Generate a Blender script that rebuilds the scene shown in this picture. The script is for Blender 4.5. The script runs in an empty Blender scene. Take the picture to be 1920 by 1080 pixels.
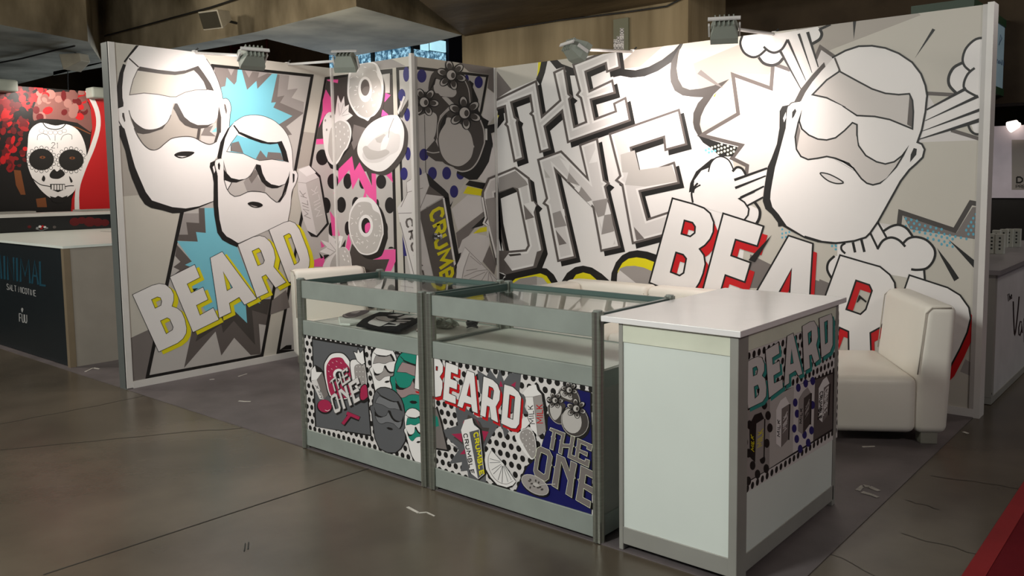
import bpy, bmesh, math, random
from mathutils import Vector, Matrix
from mathutils.geometry import tessellate_polygon
random.seed(7)
sc = bpy.context.scene
COL = sc.collection
R = math.radians
# ------------------------------------------------------------------ camera
FPX, YAW, PITCH, ROLL = 1558.95, -0.6885, -0.0889, -0.011
CAM = Vector((6.1381, -2.6976, 1.4791)); SX, SY = 52.94, -59.36
D, KX, KY, W, H = 2.8851, 1.0458, 0.9892, 5.0009, 2.5
_f = Vector((math.sin(YAW)*math.cos(PITCH), math.cos(YAW)*math.cos(PITCH), math.sin(PITCH)))
_r0 = Vector((math.cos(YAW), -math.sin(YAW), 0)); _u0 = _r0.cross(_f)
_r = _r0*math.cos(ROLL) + _u0*math.sin(ROLL); _u = -_r0*math.sin(ROLL) + _u0*math.cos(ROLL)
cd = bpy.data.cameras.new('camera'); cam = bpy.data.objects.new('camera', cd); COL.objects.link(cam)
cam.matrix_world = Matrix(((_r.x, _u.x, -_f.x, CAM.x), (_r.y, _u.y, -_f.y, CAM.y), (_r.z, _u.z, -_f.z, CAM.z), (0, 0, 0, 1)))
cd.sensor_fit = 'HORIZONTAL'; cd.sensor_width = 36; cd.lens = 36*FPX/1920
cd.shift_x = -SX/1920; cd.shift_y = SY/1920; cd.clip_end = 200; cd.clip_start = .05
sc.camera = cam
def ray(x, y): return _f + _r*((x-960-SX)/FPX) + _u*((540+SY-y)/FPX)
def hit(x, y, ax, v):
    d = ray(x, y); return CAM + d*((v-CAM[ax])/d[ax])
# ------------------------------------------------------------------ world, hall lamps, exposure
wd = bpy.data.worlds.new('world'); sc.world = wd; wd.use_nodes = True
wd.node_tree.nodes['Background'].inputs[0].default_value = (.62, .72, .80, 1)
wd.node_tree.nodes['Background'].inputs[1].default_value = .25
sc.view_settings.view_transform = 'Standard'; sc.view_settings.look = 'None'
sc.view_settings.exposure = 0.22; sc.view_settings.gamma = 1; sc.view_settings.use_curve_mapping = False
def area(name, loc, aim, size, energy, col):
    l = bpy.data.lights.new(name, 'AREA'); l.shape = 'RECTANGLE'; l.size, l.size_y = size; l.energy = energy; l.color = col
    o = bpy.data.objects.new(name, l); COL.objects.link(o); o.location = loc
    o.rotation_euler = (Vector(aim)-Vector(loc)).to_track_quat('-Z', 'Y').to_euler(); return o
def lamp(name, loc, energy, col, r=.25):
    l = bpy.data.lights.new(name, 'POINT'); l.energy = energy; l.color = col; l.shadow_soft_size = r
    o = bpy.data.objects.new(name, l); COL.objects.link(o); o.location = loc; return o
# hall lamps hung over the aisles (behind and beside the camera) and daylight from the far windows
lamp('hall_lamp_light', (3.4, -3.8, 3.2), 400, (.95, 1.0, .94), .3)
lamp('hall_lamp_light', (0.5, -6.0, 4.3), 470, (1.0, .98, .90), .5)
lamp('hall_lamp_light', (-5.0, -3.0, 4.3), 470, (1.0, .93, .80), .4)
lamp('hall_lamp_light', (9.0, -1.0, 4.4), 190, (1.0, .92, .84), .4)
lamp('added_fill_light', (2.2, 4.5, 2.7), 26, (1.0, .86, .66), .3)  # unseen fill light, added to brighten the pier and ceiling
lamp('added_fill_light', (-2.2, 2.6, 2.6), 45, (1.0, .88, .70), .3)  # unseen as well, added for the beam faces and soffit
lamp('added_fill_light', (6.6, 5.6, 3.2), 55, (1.0, .93, .88), .3)  # added fill with no visible source, lifts the lettered counter at right
area('window_daylight', (-9.0, 8.7, 2.7), (-6.5, 2, 3.5), (6, 1.2), 430, (.82, .92, 1.0))
# ------------------------------------------------------------------ materials
def lin(c): return tuple((x/12.92 if x <= .04045 else ((x+.055)/1.055)**2.4) for x in [v/255 for v in c])
MATS = {}
def mat(name, c, rough=.5, metal=0, var=.06, scale=6, bump=0, bscale=60, spec=.5, emit=0, trans=0, ior=1.45, c2=None, stretch=None, detail=6):
    """procedural principled material: two noise-mixed tones, optional fine relief"""
    if name in MATS: return MATS[name]
    m = bpy.data.materials.new(name); m.use_nodes = True; nt = m.node_tree; b = nt.nodes['Principled BSDF']
    L = lin(c); L2 = lin(c2) if c2 else tuple(min(1, v*(1+var)) for v in L); L1 = L if c2 else tuple(v*(1-var) for v in L)
    tc = nt.nodes.new('ShaderNodeTexCoord'); src = tc.outputs['Object']
    if stretch:
        mp = nt.nodes.new('ShaderNodeMapping'); mp.inputs['Scale'].default_value = stretch; nt.links.new(src, mp.inputs[0]); src = mp.outputs[0]
    nz = nt.nodes.new('ShaderNodeTexNoise'); nz.inputs['Scale'].default_value = scale; nz.inputs['Detail'].default_value = detail
    nt.links.new(src, nz.inputs['Vector'])
    rp = nt.nodes.new('ShaderNodeValToRGB'); rp.color_ramp.elements[0].position = .3; rp.color_ramp.elements[1].position = .7
    rp.color_ramp.elements[0].color = (*L1, 1); rp.color_ramp.elements[1].color = (*L2, 1)
    nt.links.new(nz.outputs['Fac'], rp.inputs[0]); nt.links.new(rp.outputs[0], b.inputs['Base Color'])
    b.inputs['Roughness'].default_value = rough; b.inputs['Metallic'].default_value = metal; b.inputs['Specular IOR Level'].default_value = spec
    if trans: b.inputs['Transmission Weight'].default_value = trans; b.inputs['IOR'].default_value = ior
    if emit: nt.links.new(rp.outputs[0], b.inputs['Emission Color']); b.inputs['Emission Strength'].default_value = emit
    if bump:
        n2 = nt.nodes.new('ShaderNodeTexNoise'); n2.inputs['Scale'].default_value = bscale; n2.inputs['Detail'].default_value = 8
        nt.links.new(src, n2.inputs['Vector'])
        bp = nt.nodes.new('ShaderNodeBump'); bp.inputs['Strength'].default_value = bump; bp.inputs['Distance'].default_value = .01
        nt.links.new(n2.outputs['Fac'], bp.inputs['Height']); nt.links.new(bp.outputs[0], b.inputs['Normal'])
    MATS[name] = m; return m
def thin_glass(name, tint, ior):
    m = bpy.data.materials.new(name); m.use_nodes = True; nt = m.node_tree; nt.nodes.clear()
    o = nt.nodes.new('ShaderNodeOutputMaterial'); mx = nt.nodes.new('ShaderNodeMixShader'); t = nt.nodes.new('ShaderNodeBsdfTransparent'); g = nt.nodes.new('ShaderNodeBsdfGlossy'); lw_ = nt.nodes.new('ShaderNodeLayerWeight'); lw_.inputs[0].default_value = .5; pw = nt.nodes.new('ShaderNodeMath'); pw.operation = 'POWER'; pw.inputs[1].default_value = 5; f = nt.nodes.new('ShaderNodeMath'); f.operation = 'MULTIPLY_ADD'; r0 = ((ior-1)/(ior+1))**2; f.inputs[1].default_value = 1-r0; f.inputs[2].default_value = r0; nt.links.new(lw_.outputs['Facing'], pw.inputs[0]); nt.links.new(pw.outputs[0], f.inputs[0])
    nz = nt.nodes.new('ShaderNodeTexNoise'); nz.inputs['Scale'].default_value = 3; rp = nt.nodes.new('ShaderNodeMapRange'); rp.inputs[3].default_value = .012; rp.inputs[4].default_value = .03
    nt.links.new(nz.outputs['Fac'], rp.inputs[0]); nt.links.new(rp.outputs[0], g.inputs['Roughness'])
    t.inputs[0].default_value = (*lin(tint), 1)
    nt.links.new(f.outputs[0], mx.inputs[0]); nt.links.new(t.outputs[0], mx.inputs[1]); nt.links.new(g.outputs[0], mx.inputs[2]); nt.links.new(mx.outputs[0], o.inputs[0])
    MATS[name] = m; return m
INK = dict(W=(226, 221, 219), w2=(208, 202, 200), G1=(182, 176, 172), G2=(150, 143, 140), G3=(116, 108, 105), G4=(92, 84, 81), G5=(66, 60, 57), K=(24, 21, 20),
           BG=(190, 184, 174), BD=(164, 156, 148), C=(118, 190, 208), Y=(218, 205, 16), P=(228, 84, 152), R=(188, 12, 20), N=(36, 32, 104), T=(24, 128, 110), M=(160, 34, 72),
           B=(8, 10, 84), c2=(88, 160, 184), D=(52, 50, 52), PS=(150, 128, 128), tq=(46, 140, 132), gl=(236, 238, 208), n4=(88, 88, 91), n3=(112, 112, 115), g0=(198, 191, 187))
def ink(k): return mat('print_ink_'+k, INK[k], rough=.5, var=.015, scale=3, spec=.35)
# ------------------------------------------------------------------ mesh helpers
def tag(o, label=None, cat=None, group=None, kind=None):
    if label: o['label'] = label
    if cat: o['category'] = cat
    if group: o['group'] = group
    if kind: o['kind'] = kind
    return o
def empty(name, loc=(0, 0, 0), rz=0, label=None, cat=None, group=None):
    o = bpy.data.objects.new(name, None); COL.objects.link(o); o.location = loc; o.rotation_euler = (0, 0, rz); o.empty_display_size = .1
    return tag(o, label, cat, group)
def wpos(o):
    p = Vector((0, 0, 0))
    while o is not None: p += Vector(o.location); o = o.parent
    return p
class MB:
    def __init__(s): s.v = []; s.f = []; s.m = []
    def add(s, vs, fs, mi=0, M=None):
        o = len(s.v); s.v += [tuple(M @ Vector(v)) if M else tuple(v) for v in vs]
        s.f += [tuple(i+o for i in f) for f in fs]; s.m += [mi]*len(fs); return s
    def box(s, a, b, mi=0, M=None):
        x0, y0, z0 = a; x1, y1, z1 = b
        return s.add([(x0, y0, z0), (x1, y0, z0), (x1, y1, z0), (x0, y1, z0), (x0, y0, z1), (x1, y0, z1), (x1, y1, z1), (x0, y1, z1)],
                     [(0, 3, 2, 1), (4, 5, 6, 7), (0, 1, 5, 4), (1, 2, 6, 5), (2, 3, 7, 6), (3, 0, 4, 7)], mi, M)
    def prism(s, poly, z0, z1, mi=0, M=None):
        n = len(poly); vs = [(x, y, z0) for x, y in poly]+[(x, y, z1) for x, y in poly]
        return s.add(vs, [tuple(range(n))[::-1], tuple(range(n, 2*n))]+[(i, (i+1) % n, n+(i+1) % n, n+i) for i in range(n)], mi, M)
    def cyl(s, p, q, r, n=12, mi=0, r2=None, M=None):
        p, q = Vector(p), Vector(q); r2 = r if r2 is None else r2; a = (q-p).normalized()
        t = a.orthogonal().normalized(); b = a.cross(t); vs = []
        for c, rr in ((p, r), (q, r2)):
            for i in range(n):
                k = 2*math.pi*i/n; vs.append(c+(t*math.cos(k)+b*math.sin(k))*rr)
        return s.add(vs, [tuple(range(n))[::-1], tuple(range(n, 2*n))]+[(i, (i+1) % n, n+(i+1) % n, n+i) for i in range(n)], mi, M)
    def tube(s, pts, r, n=8, mi=0):
        for a, b in zip(pts, pts[1:]): s.cyl(a, b, r, n, mi)
        return s
    def sph(s, c, rx, ry, rz, mi=0, nu=16, nv=10, M=None):
        vs = [(c[0], c[1], c[2]-rz)]; fs = []
        for j in range(1, nv):
            t = -math.pi/2+math.pi*j/nv
            for i in range(nu):
                k = 2*math.pi*i/nu; vs.append((c[0]+rx*math.cos(t)*math.cos(k), c[1]+ry*math.cos(t)*math.sin(k), c[2]+rz*math.sin(t)))
        vs.append((c[0], c[1], c[2]+rz)); n = len(vs)-1
        for i in range(nu):
            fs.append((0, 1+(i+1) % nu, 1+i)); fs.append((n, n-nu+i, n-nu+(i+1) % nu))
            for j in range(nv-2):
                a = 1+j*nu; fs.append((a+i, a+(i+1) % nu, a+nu+(i+1) % nu, a+nu+i))
        return s.add(vs, fs, mi, M)
    def build(s, name, mats, parent=None, bevel=0, seg=2, smooth=False, local=False, subsurf=0):
        if not isinstance(mats, (list, tuple)): mats = [mats]
        me = bpy.data.meshes.new(name); off = Vector((0, 0, 0)) if (local or parent is None) else wpos(parent)
        me.from_pydata([tuple(Vector(v)-off) for v in s.v], [], s.f)
        for m in mats: me.materials.append(m)
        me.polygons.foreach_set('material_index', s.m)
        if smooth: me.polygons.foreach_set('use_smooth', [True]*len(me.polygons))
        me.update(); o = bpy.data.objects.new(name, me); COL.objects.link(o); o.parent = parent
        if bevel:
            b = o.modifiers.new('bevel', 'BEVEL'); b.width = bevel; b.segments = seg; b.limit_method = 'ANGLE'; b.angle_limit = R(35); b.harden_normals = False
        if subsurf:
            sb = o.modifiers.new('subd', 'SUBSURF'); sb.levels = subsurf; sb.render_levels = subsurf
        return o
def copy_tree(o, parent=None):
    c = o.copy(); COL.objects.link(c); c.parent = parent
    for ch in list(o.children): copy_tree(ch, c)
    return c
def struct(o, label=None): o['kind'] = 'structure'; return tag(o, label)
# ------------------------------------------------------------------ flat print engine: shapes drawn on a real plane
def c(K, s):
    ox, oy, k = K; return [(ox+float(a.split(',')[0])/k, oy+float(a.split(',')[1])/k) for a in s.split()]
def smooth_pts(p, closed, n=4):
    out = []; N = len(p)
    for i in range(N if closed else N-1):
        g = (lambda j: p[j % N]) if closed else (lambda j: p[max(0, min(N-1, j))])
        a, b, d, e = g(i-1), g(i), g(i+1), g(i+2)
        for k in range(n):
            t = k/n; t2 = t*t; t3 = t2*t
            out.append(tuple(.5*(2*b[q]+(d[q]-a[q])*t+(2*a[q]-5*b[q]+4*d[q]-e[q])*t2+(3*b[q]-a[q]-3*d[q]+e[q])*t3) for q in (0, 1)))
    if not closed: out.append(p[-1])
    return out
def area2(p): return sum(p[i][0]*p[(i+1) % len(p)][1]-p[(i+1) % len(p)][0]*p[i][1] for i in range(len(p)))/2
def inset(p, w):
    """offset a polygon inwards by w (negative: outwards), mitred"""
    s = 1 if area2(p) > 0 else -1; n = len(p); out = []
    for i in range(n):
        a, b, d = p[i-1], p[i], p[(i+1) % n]
        e1 = (b[0]-a[0], b[1]-a[1]); e2 = (d[0]-b[0], d[1]-b[1]); l1 = math.hypot(*e1) or 1; l2 = math.hypot(*e2) or 1
        n1 = (-e1[1]/l1*s, e1[0]/l1*s); n2 = (-e2[1]/l2*s, e2[0]/l2*s)
        mx, my = n1[0]+n2[0], n1[1]+n2[1]; q = mx*mx+my*my
        k = 2*w/q if q > .35 else 2*w/.35
        out.append((b[0]+mx*k, b[1]+my*k))
    return out
def clip_poly(p, reg):
    for i in range(len(reg)):
        a, b = reg[i], reg[(i+1) % len(reg)]
        ins = lambda q: (b[0]-a[0])*(q[1]-a[1])-(b[1]-a[1])*(q[0]-a[0]) >= -1e-6
        if all(ins(q) for q in p): continue
        out = []
        for j in range(len(p)):
            s, e = p[j-1], p[j]
            if ins(s) != ins(e):
                d1 = (b[0]-a[0])*(s[1]-a[1])-(b[1]-a[1])*(s[0]-a[0]); d2 = (b[0]-a[0])*(e[1]-a[1])-(b[1]-a[1])*(e[0]-a[0]); t = d1/(d1-d2)
                out.append((s[0]+(e[0]-s[0])*t, s[1]+(e[1]-s[1])*t))
            if ins(e): out.append(e)
        p = out
        if len(p) < 3: return []
    return p
FONT = {
 'A': [[(0, 1), (.5, 0), (1, 1)], [(.2, .65), (.8, .65)]], 'B': [[(0, 0), (0, 1), (.7, 1), (1, .8), (.95, .6), (.7, .5), (0, .5)], [(0, 0), (.65, 0), (.9, .2), (.85, .4), (.7, .5)]],
 'C': [[(1, .2), (.75, 0), (.25, 0), (0, .25), (0, .75), (.25, 1), (.75, 1), (1, .8)]], 'D': [[(0, 0), (0, 1), (.6, 1), (1, .7), (1, .3), (.6, 0), (0, 0)]],
 'E': [[(1, 0), (0, 0), (0, 1), (1, 1)], [(0, .5), (.8, .5)]], 'F': [[(1, 0), (0, 0), (0, 1)], [(0, .5), (.8, .5)]], 'I': [[(.5, 0), (.5, 1)]],
 'K': [[(0, 0), (0, 1)], [(1, 0), (0, .6)], [(.35, .42), (1, 1)]], 'L': [[(0, 0), (0, 1), (.9, 1)]], 'M': [[(0, 1), (.08, 0), (.5, .7), (.92, 0), (1, 1)]],
 'N': [[(0, 1), (0, 0), (1, 1), (1, 0)]], 'O': [[(.3, 0), (.7, 0), (1, .25), (1, .75), (.7, 1), (.3, 1), (0, .75), (0, .25), (.3, 0)]],
 'P': [[(0, 1), (0, 0), (.7, 0), (1, .15), (1, .4), (.7, .55), (0, .55)]], 'R': [[(0, 1), (0, 0), (.7, 0), (1, .15), (1, .4), (.7, .52), (0, .52)], [(.5, .52), (1, 1)]],
 'S': [[(.95, .15), (.7, 0), (.25, 0), (.05, .2), (.2, .42), (.8, .55), (.97, .78), (.75, 1), (.25, 1), (.02, .85)]], 'T': [[(0, 0), (1, 0)], [(.5, 0), (.5, 1)]],
 'U': [[(0, 0), (0, .75), (.25, 1), (.75, 1), (1, .75), (1, 0)]], 'V': [[(0, .1), (.45, 1), (1, -.2)]], 'G': [[(1, .2), (.75, 0), (.25, 0), (0, .25), (0, .75), (.25, 1), (.8, 1), (1, .8), (1, .5), (.6, .5)]],
 'a': [[(.9, .5), (.5, .4), (.1, .6), (.1, .9), (.4, 1), (.85, .8), (.9, .45), (.95, 1)]], 'p': [[(.05, 1.5), (.15, .45)], [(.12, .6), (.6, .4), (.9, .6), (.8, .95), (.4, 1), (.1, .85)]],
 'e': [[(.1, .72), (.85, .68), (.75, .45), (.4, .4), (.1, .65), (.2, .95), (.6, 1), (.95, .85)]], 'o': [[(.5, .42), (.15, .6), (.2, .95), (.6, 1), (.9, .75), (.75, .45), (.5, .42)]],
 'n': [[(.1, 1), (.15, .45), (.2, .6), (.6, .42), (.85, .6), (.85, 1)]], 'z': [[(.1, .45), (.85, .45), (.1, 1), (.9, 1)]], 'l': [[(.4, 1), (.5, 0)]], 't': [[(.4, 0), (.4, .9), (.7, 1)], [(.1, .4), (.8, .4)]],
 'h': [[(.1, 1), (.15, 0)], [(.12, .6), (.5, .42), (.85, .6), (.85, 1)]], 'i': [[(.5, .45), (.5, 1)]], 'r': [[(.2, 1), (.25, .45), (.3, .6), (.8, .42)]], 's': [[(.85, .48), (.3, .45), (.2, .65), (.75, .8), (.7, .98), (.1, .97)]], 'm': [[(0, 1), (.05, .45), (.3, .45), (.5, .6), (.5, 1)], [(.5, .6), (.8, .45), (1, .6), (1, 1)]], 'u': [[(.1, .45), (.15, .9), (.5, 1), (.85, .85), (.85, .45), (.9, 1)]], 'y': [[(.1, .45), (.5, .95)], [(.9, .45), (.4, 1.4)]], 'd': [[(.9, 0), (.88, 1)], [(.88, .6), (.45, .42), (.1, .65), (.2, .95), (.6, 1), (.88, .85)]], 'x': [[(.1, .45), (.9, 1)], [(.9, .45), (.1, 1)]], 'c': [[(.9, .5), (.45, .42), (.1, .65), (.2, .95), (.6, 1), (.9, .9)]],
 '0': [[(.3, 0), (.7, 0), (1, .25), (1, .75), (.7, 1), (.3, 1), (0, .75), (0, .25), (.3, 0)]], '1': [[(.25, .2), (.55, 0), (.55, 1)]], '2': [[(0, .2), (.3, 0), (.8, 0), (1, .25), (0, 1), (1, 1)]],
 '6': [[(.9, .05), (.3, .15), (0, .6), (.15, .95), (.7, 1), (1, .75), (.8, .5), (.1, .6)]], '7': [[(0, 0), (1, 0), (.35, 1)]], '-': [[(.1, .5), (.9, .5)]], '"': [[(.3, 0), (.2, .25)], [(.7, 0), (.6, .25)]]}
WID = {'I': .3, 'M': 1.25, '-': .5, ' ': .45, '1': .5, 'i': .4, 'l': .35, '"': .5}
class Art:
    STEP = .0002
    def __init__(s, ax, val, sgn, clip=None, parent=None, base=.0004):
        s.ax, s.val, s.sgn, s.parent, s.base = ax, val, sgn, parent, base; s.log = []; s.cur = None
        if clip and area2(clip) < 0: clip = clip[::-1]
        s.clip = clip
    def begin(s, name, label=None): s.name, s.label = name, label; s.mb = MB(); s.keys = []
    def _emit(s, p, key, holes=()):
        if s.clip:
            p = clip_poly(p, s.clip); holes = [h for h in (clip_poly(h, s.clip) for h in holes) if len(h) > 2]
        if len(p) < 3: return
        x0, x1, y0, y1 = min(q[0] for q in p), max(q[0] for q in p), min(q[1] for q in p), max(q[1] for q in p)
        lay = 1+max([l for (a, b, e, g, l) in s.log if a < x1 and b > x0 and e < y1 and g > y0], default=0)
        s.log.append((x0, x1, y0, y1, lay))
        rings = [[Vector((a, b, 0)) for a, b in p]]+[[Vector((a, b, 0)) for a, b in h] for h in holes]
        tri = tessellate_polygon(rings); flat = [v for r_ in rings for v in r_]
        off = s.val+s.sgn*(s.base+lay*s.STEP)
        vs = [hit(v.x, v.y, s.ax, off) for v in flat]
        if key not in s.keys: s.keys.append(key)
        fs = []
        for t in tri:
            nrm = (vs[t[1]]-vs[t[0]]).cross(vs[t[2]]-vs[t[0]])
            fs.append(tuple(t) if nrm[s.ax]*s.sgn > 0 else tuple(t)[::-1])
        s.mb.add(vs, fs, s.keys.index(key))
    def poly(s, p, key, sm=False, holes=()):
        if sm: p = smooth_pts(p, True)
        s._emit(p, key, holes)
    def stroke(s, p, w, key, closed=False, sm=False):
        if sm: p = smooth_pts(p, closed)
        q = [p[0]]
        for a in p[1:]:
            if math.hypot(a[0]-q[-1][0], a[1]-q[-1][1]) > .15: q.append(a)
        p = q; n = len(p)
        if n < 2: return
        w0, w1 = w if isinstance(w, tuple) else (w, w); Lf = []; Rt = []
        for i in range(n):
            a = p[i-1] if (i > 0 or closed) else p[i]; b = p[i]; d = p[(i+1) % n] if (i < n-1 or closed) else p[i]
            e1 = (b[0]-a[0], b[1]-a[1]); e2 = (d[0]-b[0], d[1]-b[1])
            if e1 == (0, 0): e1 = e2
            if e2 == (0, 0): e2 = e1
            l1 = math.hypot(*e1) or 1; l2 = math.hypot(*e2) or 1
            mx, my = -e1[1]/l1-e2[1]/l2, e1[0]/l1+e2[0]/l2; qq = max(mx*mx+my*my, .5); h = (w0+(w1-w0)*i/max(1, n-1))/2; k = 2*h/qq
            Lf.append((b[0]+mx*k, b[1]+my*k)); Rt.append((b[0]-mx*k, b[1]-my*k))
        if closed: Lf.append(Lf[0]); Rt.append(Rt[0])
        # one strip on one layer
        x0, x1 = min(a[0] for a in Lf+Rt), max(a[0] for a in Lf+Rt); y0, y1 = min(a[1] for a in Lf+Rt), max(a[1] for a in Lf+Rt)
        lay = 1+max([l for (a, b, e, g, l) in s.log if a < x1 and b > x0 and e < y1 and g > y0], default=0)
        keep = s.log; s.log = [(-1e9, 1e9, -1e9, 1e9, lay-1)]
        for i in range(len(Lf)-1):
            s.log = s.log[:1]; s._emit([Lf[i], Lf[i+1], Rt[i+1], Rt[i]], key)
        s.log = keep+[(x0, x1, y0, y1, lay)]
    def ell(s, cx, cy, rx, ry, key, rot=0, n=20, w=None):
        k = [(rx*math.cos(2*math.pi*i/n), ry*math.sin(2*math.pi*i/n)) for i in range(n)]; cr, sr = math.cos(rot), math.sin(rot)
        p = [(cx+a*cr-b*sr, cy+a*sr+b*cr) for a, b in k]
        if w: s.stroke(p, w, key, closed=True)
        else: s._emit(p, key)
    def text(s, t, p00, p10, p01, w, key, gap=.28):
        tot = sum(WID.get(ch, .8)+gap for ch in t)-gap; u = 0
        for ch in t:
            wd_ = WID.get(ch, .8)
            for pl in FONT.get(ch, []):
                s.stroke([(p00[0]+(p10[0]-p00[0])*(u+a*wd_)/tot+(p01[0]-p00[0])*b, p00[1]+(p10[1]-p00[1])*(u+a*wd_)/tot+(p01[1]-p00[1])*b) for a, b in pl], w, key)
            u += wd_+gap
    def end(s):
        if not s.mb.f: return None
        return tag(s.mb.build(s.name, [ink(k) for k in s.keys], s.parent), s.label)
def shift(p, dx, dy): return [(a+dx, b+dy) for a, b in p]
# ================================================================== STRUCTURE
M_conc_floor = mat('polished_concrete', (66, 59, 50), rough=.27, c2=(98, 88, 76), scale=1.1, bump=.05, bscale=30, spec=.4, detail=10)
M_booth = mat('grey_floor_covering', (84, 77, 78), rough=.5, c2=(108, 100, 101), scale=3, bump=.08, bscale=50, spec=.35, detail=10)
M_joint = mat('dark_joint_and_shade', (38, 33, 28), rough=.8)
M_red = mat('red_carpet', (96, 18, 26), rough=.95, bump=.5, bscale=300, spec=.1)
M_red2 = mat('red_carpet_tape', (128, 26, 30), rough=.7, spec=.2)
M_alu = mat('white_lacquered_profile', (205, 200, 196), rough=.4, spec=.4, var=.03)
M_post = mat('grey_profile_end', (86, 90, 88), rough=.5, var=.04)
M_wallback = mat('wall_panel_core', (150, 150, 146), rough=.6)
M_beam = mat('raw_concrete_brown', (78, 68, 50), rough=.9, c2=(160, 146, 120), scale=1.3, bump=.6, bscale=14, spec=.2, detail=10, stretch=(1, 1, .55))
M_pier = mat('board_marked_concrete', (118, 104, 80), rough=.9, c2=(156, 140, 112), scale=1.5, bump=.3, bscale=10, spec=.2, stretch=(2.5, 2.5, .3), detail=9)
M_soffit = mat('grey_concrete_soffit', (112, 112, 102), rough=.9, c2=(184, 184, 172), scale=1.2, bump=.25, bscale=12, spec=.2, detail=9)  # underside of the same concrete, window light put into its paler grey
M_dark = mat('dark_plaster', (44, 36, 28), rough=.9, c2=(62, 52, 40), scale=2, bump=.3, bscale=15, spec=.15)
M_steel = mat('black_steel', (16, 16, 18), rough=.5)
fl = struct(MB().box((-22, -14, -.2), (20, 26, 0)).build('floor', M_conc_floor))
bf = struct(MB().box((-.1, -.012, 0), (W, D, .004)).build('floor_booth_covering', M_booth))
struct(MB().box((-4.2, -.012, 0), (-.12, 4.0, .004)).build('floor_neighbour_covering', M_booth))
def fpt(x, y): p = hit(x, y, 2, 0); return (p.x, p.y)
def strip(a, b, w, z=.0012):
    a, b = Vector(a), Vector(b); n = (b-a).normalized(); n = Vector((-n.y, n.x))*w/2
    return [(*(a+n), z), (*(a-n), z), (*(b-n), z), (*(b+n), z)]
for a, b, w in [((81, 1078), (760, 856), .008), ((0, 844), (306, 814), .006), ((306, 814), (455, 802), .006), ((0, 795), (205, 756), .006), ((205, 756), (300, 735), .005), ((1640, 1080), (1500, 1010), .003),  # lower left line: crack with the floor's shade boundary drawn into the same strip
                ((1698, 938), (1760, 955), .004), ((1745, 892), (1920, 918), .005), ((1690, 1000), (1860, 1048), .004)]:
    pts = [Vector(fpt(*a)), Vector(fpt(*b))]; n = 7; mb = MB(); rnd = random.Random(int(a[0])); q = [pts[0].lerp(pts[1], i/n)+(Vector((rnd.uniform(-.012, .012), rnd.uniform(-.012, .012))) if 0 < i < n and w < .008 else Vector((0, 0))) for i in range(n+1)]
    for u, v in zip(q, q[1:]): mb.add(strip(u, v, w), [(0, 1, 2, 3)])
    mb.build('floor_joint_shade_line', M_joint, fl)
rc = struct(MB().box((5.52, -8, 0), (9.5, 9, .006)).build('floor_carpet', M_red))
MB().box((5.45, -8, 0), (5.52, 9, .008)).build('carpet_edge_tape', M_red2, rc)
# ---- booth walls
T = .1
wl = struct(MB().box((-T, 0, 0), (0, D-KY+.03, H)).build('wall_left', mat('wall_print_base', INK['w2'], rough=.5, var=.015, spec=.35)), 'left booth wall printed with two bearded heads and lettering')
M_base = MATS['wall_print_base']
MB().box((-T-.006, -.014, 0), (.004, 0, H)).build('end_cap', M_post, wl)
MB().box((-.01, -.014, .01), (.012, .03, H)).build('post', M_alu, wl)
MB().box((0, .03, .004), (.014, D-KY, .055)).build('base_rail', M_alu, wl)
wf = struct(MB().box((.0, D-KY, 0), (KX, D-KY+.05, H)).build('wall_closet_front', M_base), 'short front wall of the corner store printed with doughnuts and dots')
MB().box((-.005, D-KY-.02, .0), (.022, D-KY+.012, H)).build('post', M_alu, wf)
MB().box((KX-.022, D-KY-.012, .0), (KX+.008, D-KY+.022, H+.02)).build('post', M_alu, wf)
MB().box((KX-.006, D-KY+.02, .0), (KX+.006, D-KY+.05, H)).build('edge_profile', mat('grey_profile', (150, 146, 142), rough=.4), wf)
MB().box((.02, D-KY-.014, .004), (KX, D-KY, .055)).build('base_rail', M_alu, wf)
ws = struct(MB().box((KX-.05, D-KY, 0), (KX, 2.014, H)).box((KX-.05, 2.84, 0), (KX, D, H)).build('wall_closet_side', M_base), 'side wall of the corner store')
dr = struct(MB().box((KX-.045, 2.018, .01), (KX, 2.838, H)).build('door_1', M_base), 'store room door printed with cherries and a drinks carton')
wr = struct(MB().box((KX-.05, D, 0), (W, D+T, H)).build('wall_right', M_base), 'long right booth wall printed with large lettering and a bearded head')
MB().box((KX-.012, D-.02, 0), (KX+.014, D+.004, H)).build('post', M_alu, wr)
MB().box((W, D-.012, 0), (W+.035, D+T+.01, H+.01)).build('post', M_alu, wr)
MB().box((W-.025, D-.012, 0), (W, D, H)).build('edge_profile', mat('pale_profile', (168, 162, 158), rough=.4), wr)
MB().box((KX, D-.014, .004), (W, D, .055)).build('base_rail', M_alu, wr)
kb = MB(); kp = hit(815, 443, 0, KX)
kb.cyl(kp, kp+Vector((.012, 0, 0)), .028, 20).cyl(kp, kp+Vector((.05, 0, 0)), .011, 12)
kn = kb.build('door_knob', mat('chrome', (190, 190, 192), rough=.12, metal=1), dr)
MB().sph((kp.x+.06, kp.y, kp.z), .022, .028, .028).build('knob_ball', MATS['chrome'], kn, smooth=True)
for zz in (hit(911, 252, 0, KX), hit(914, 433, 0, KX)):
    MB().box((KX, zz.y-.012, zz.z-.05), (KX+.012, zz.y+.006, zz.z+.05)).build('hinge', M_alu, dr)
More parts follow.
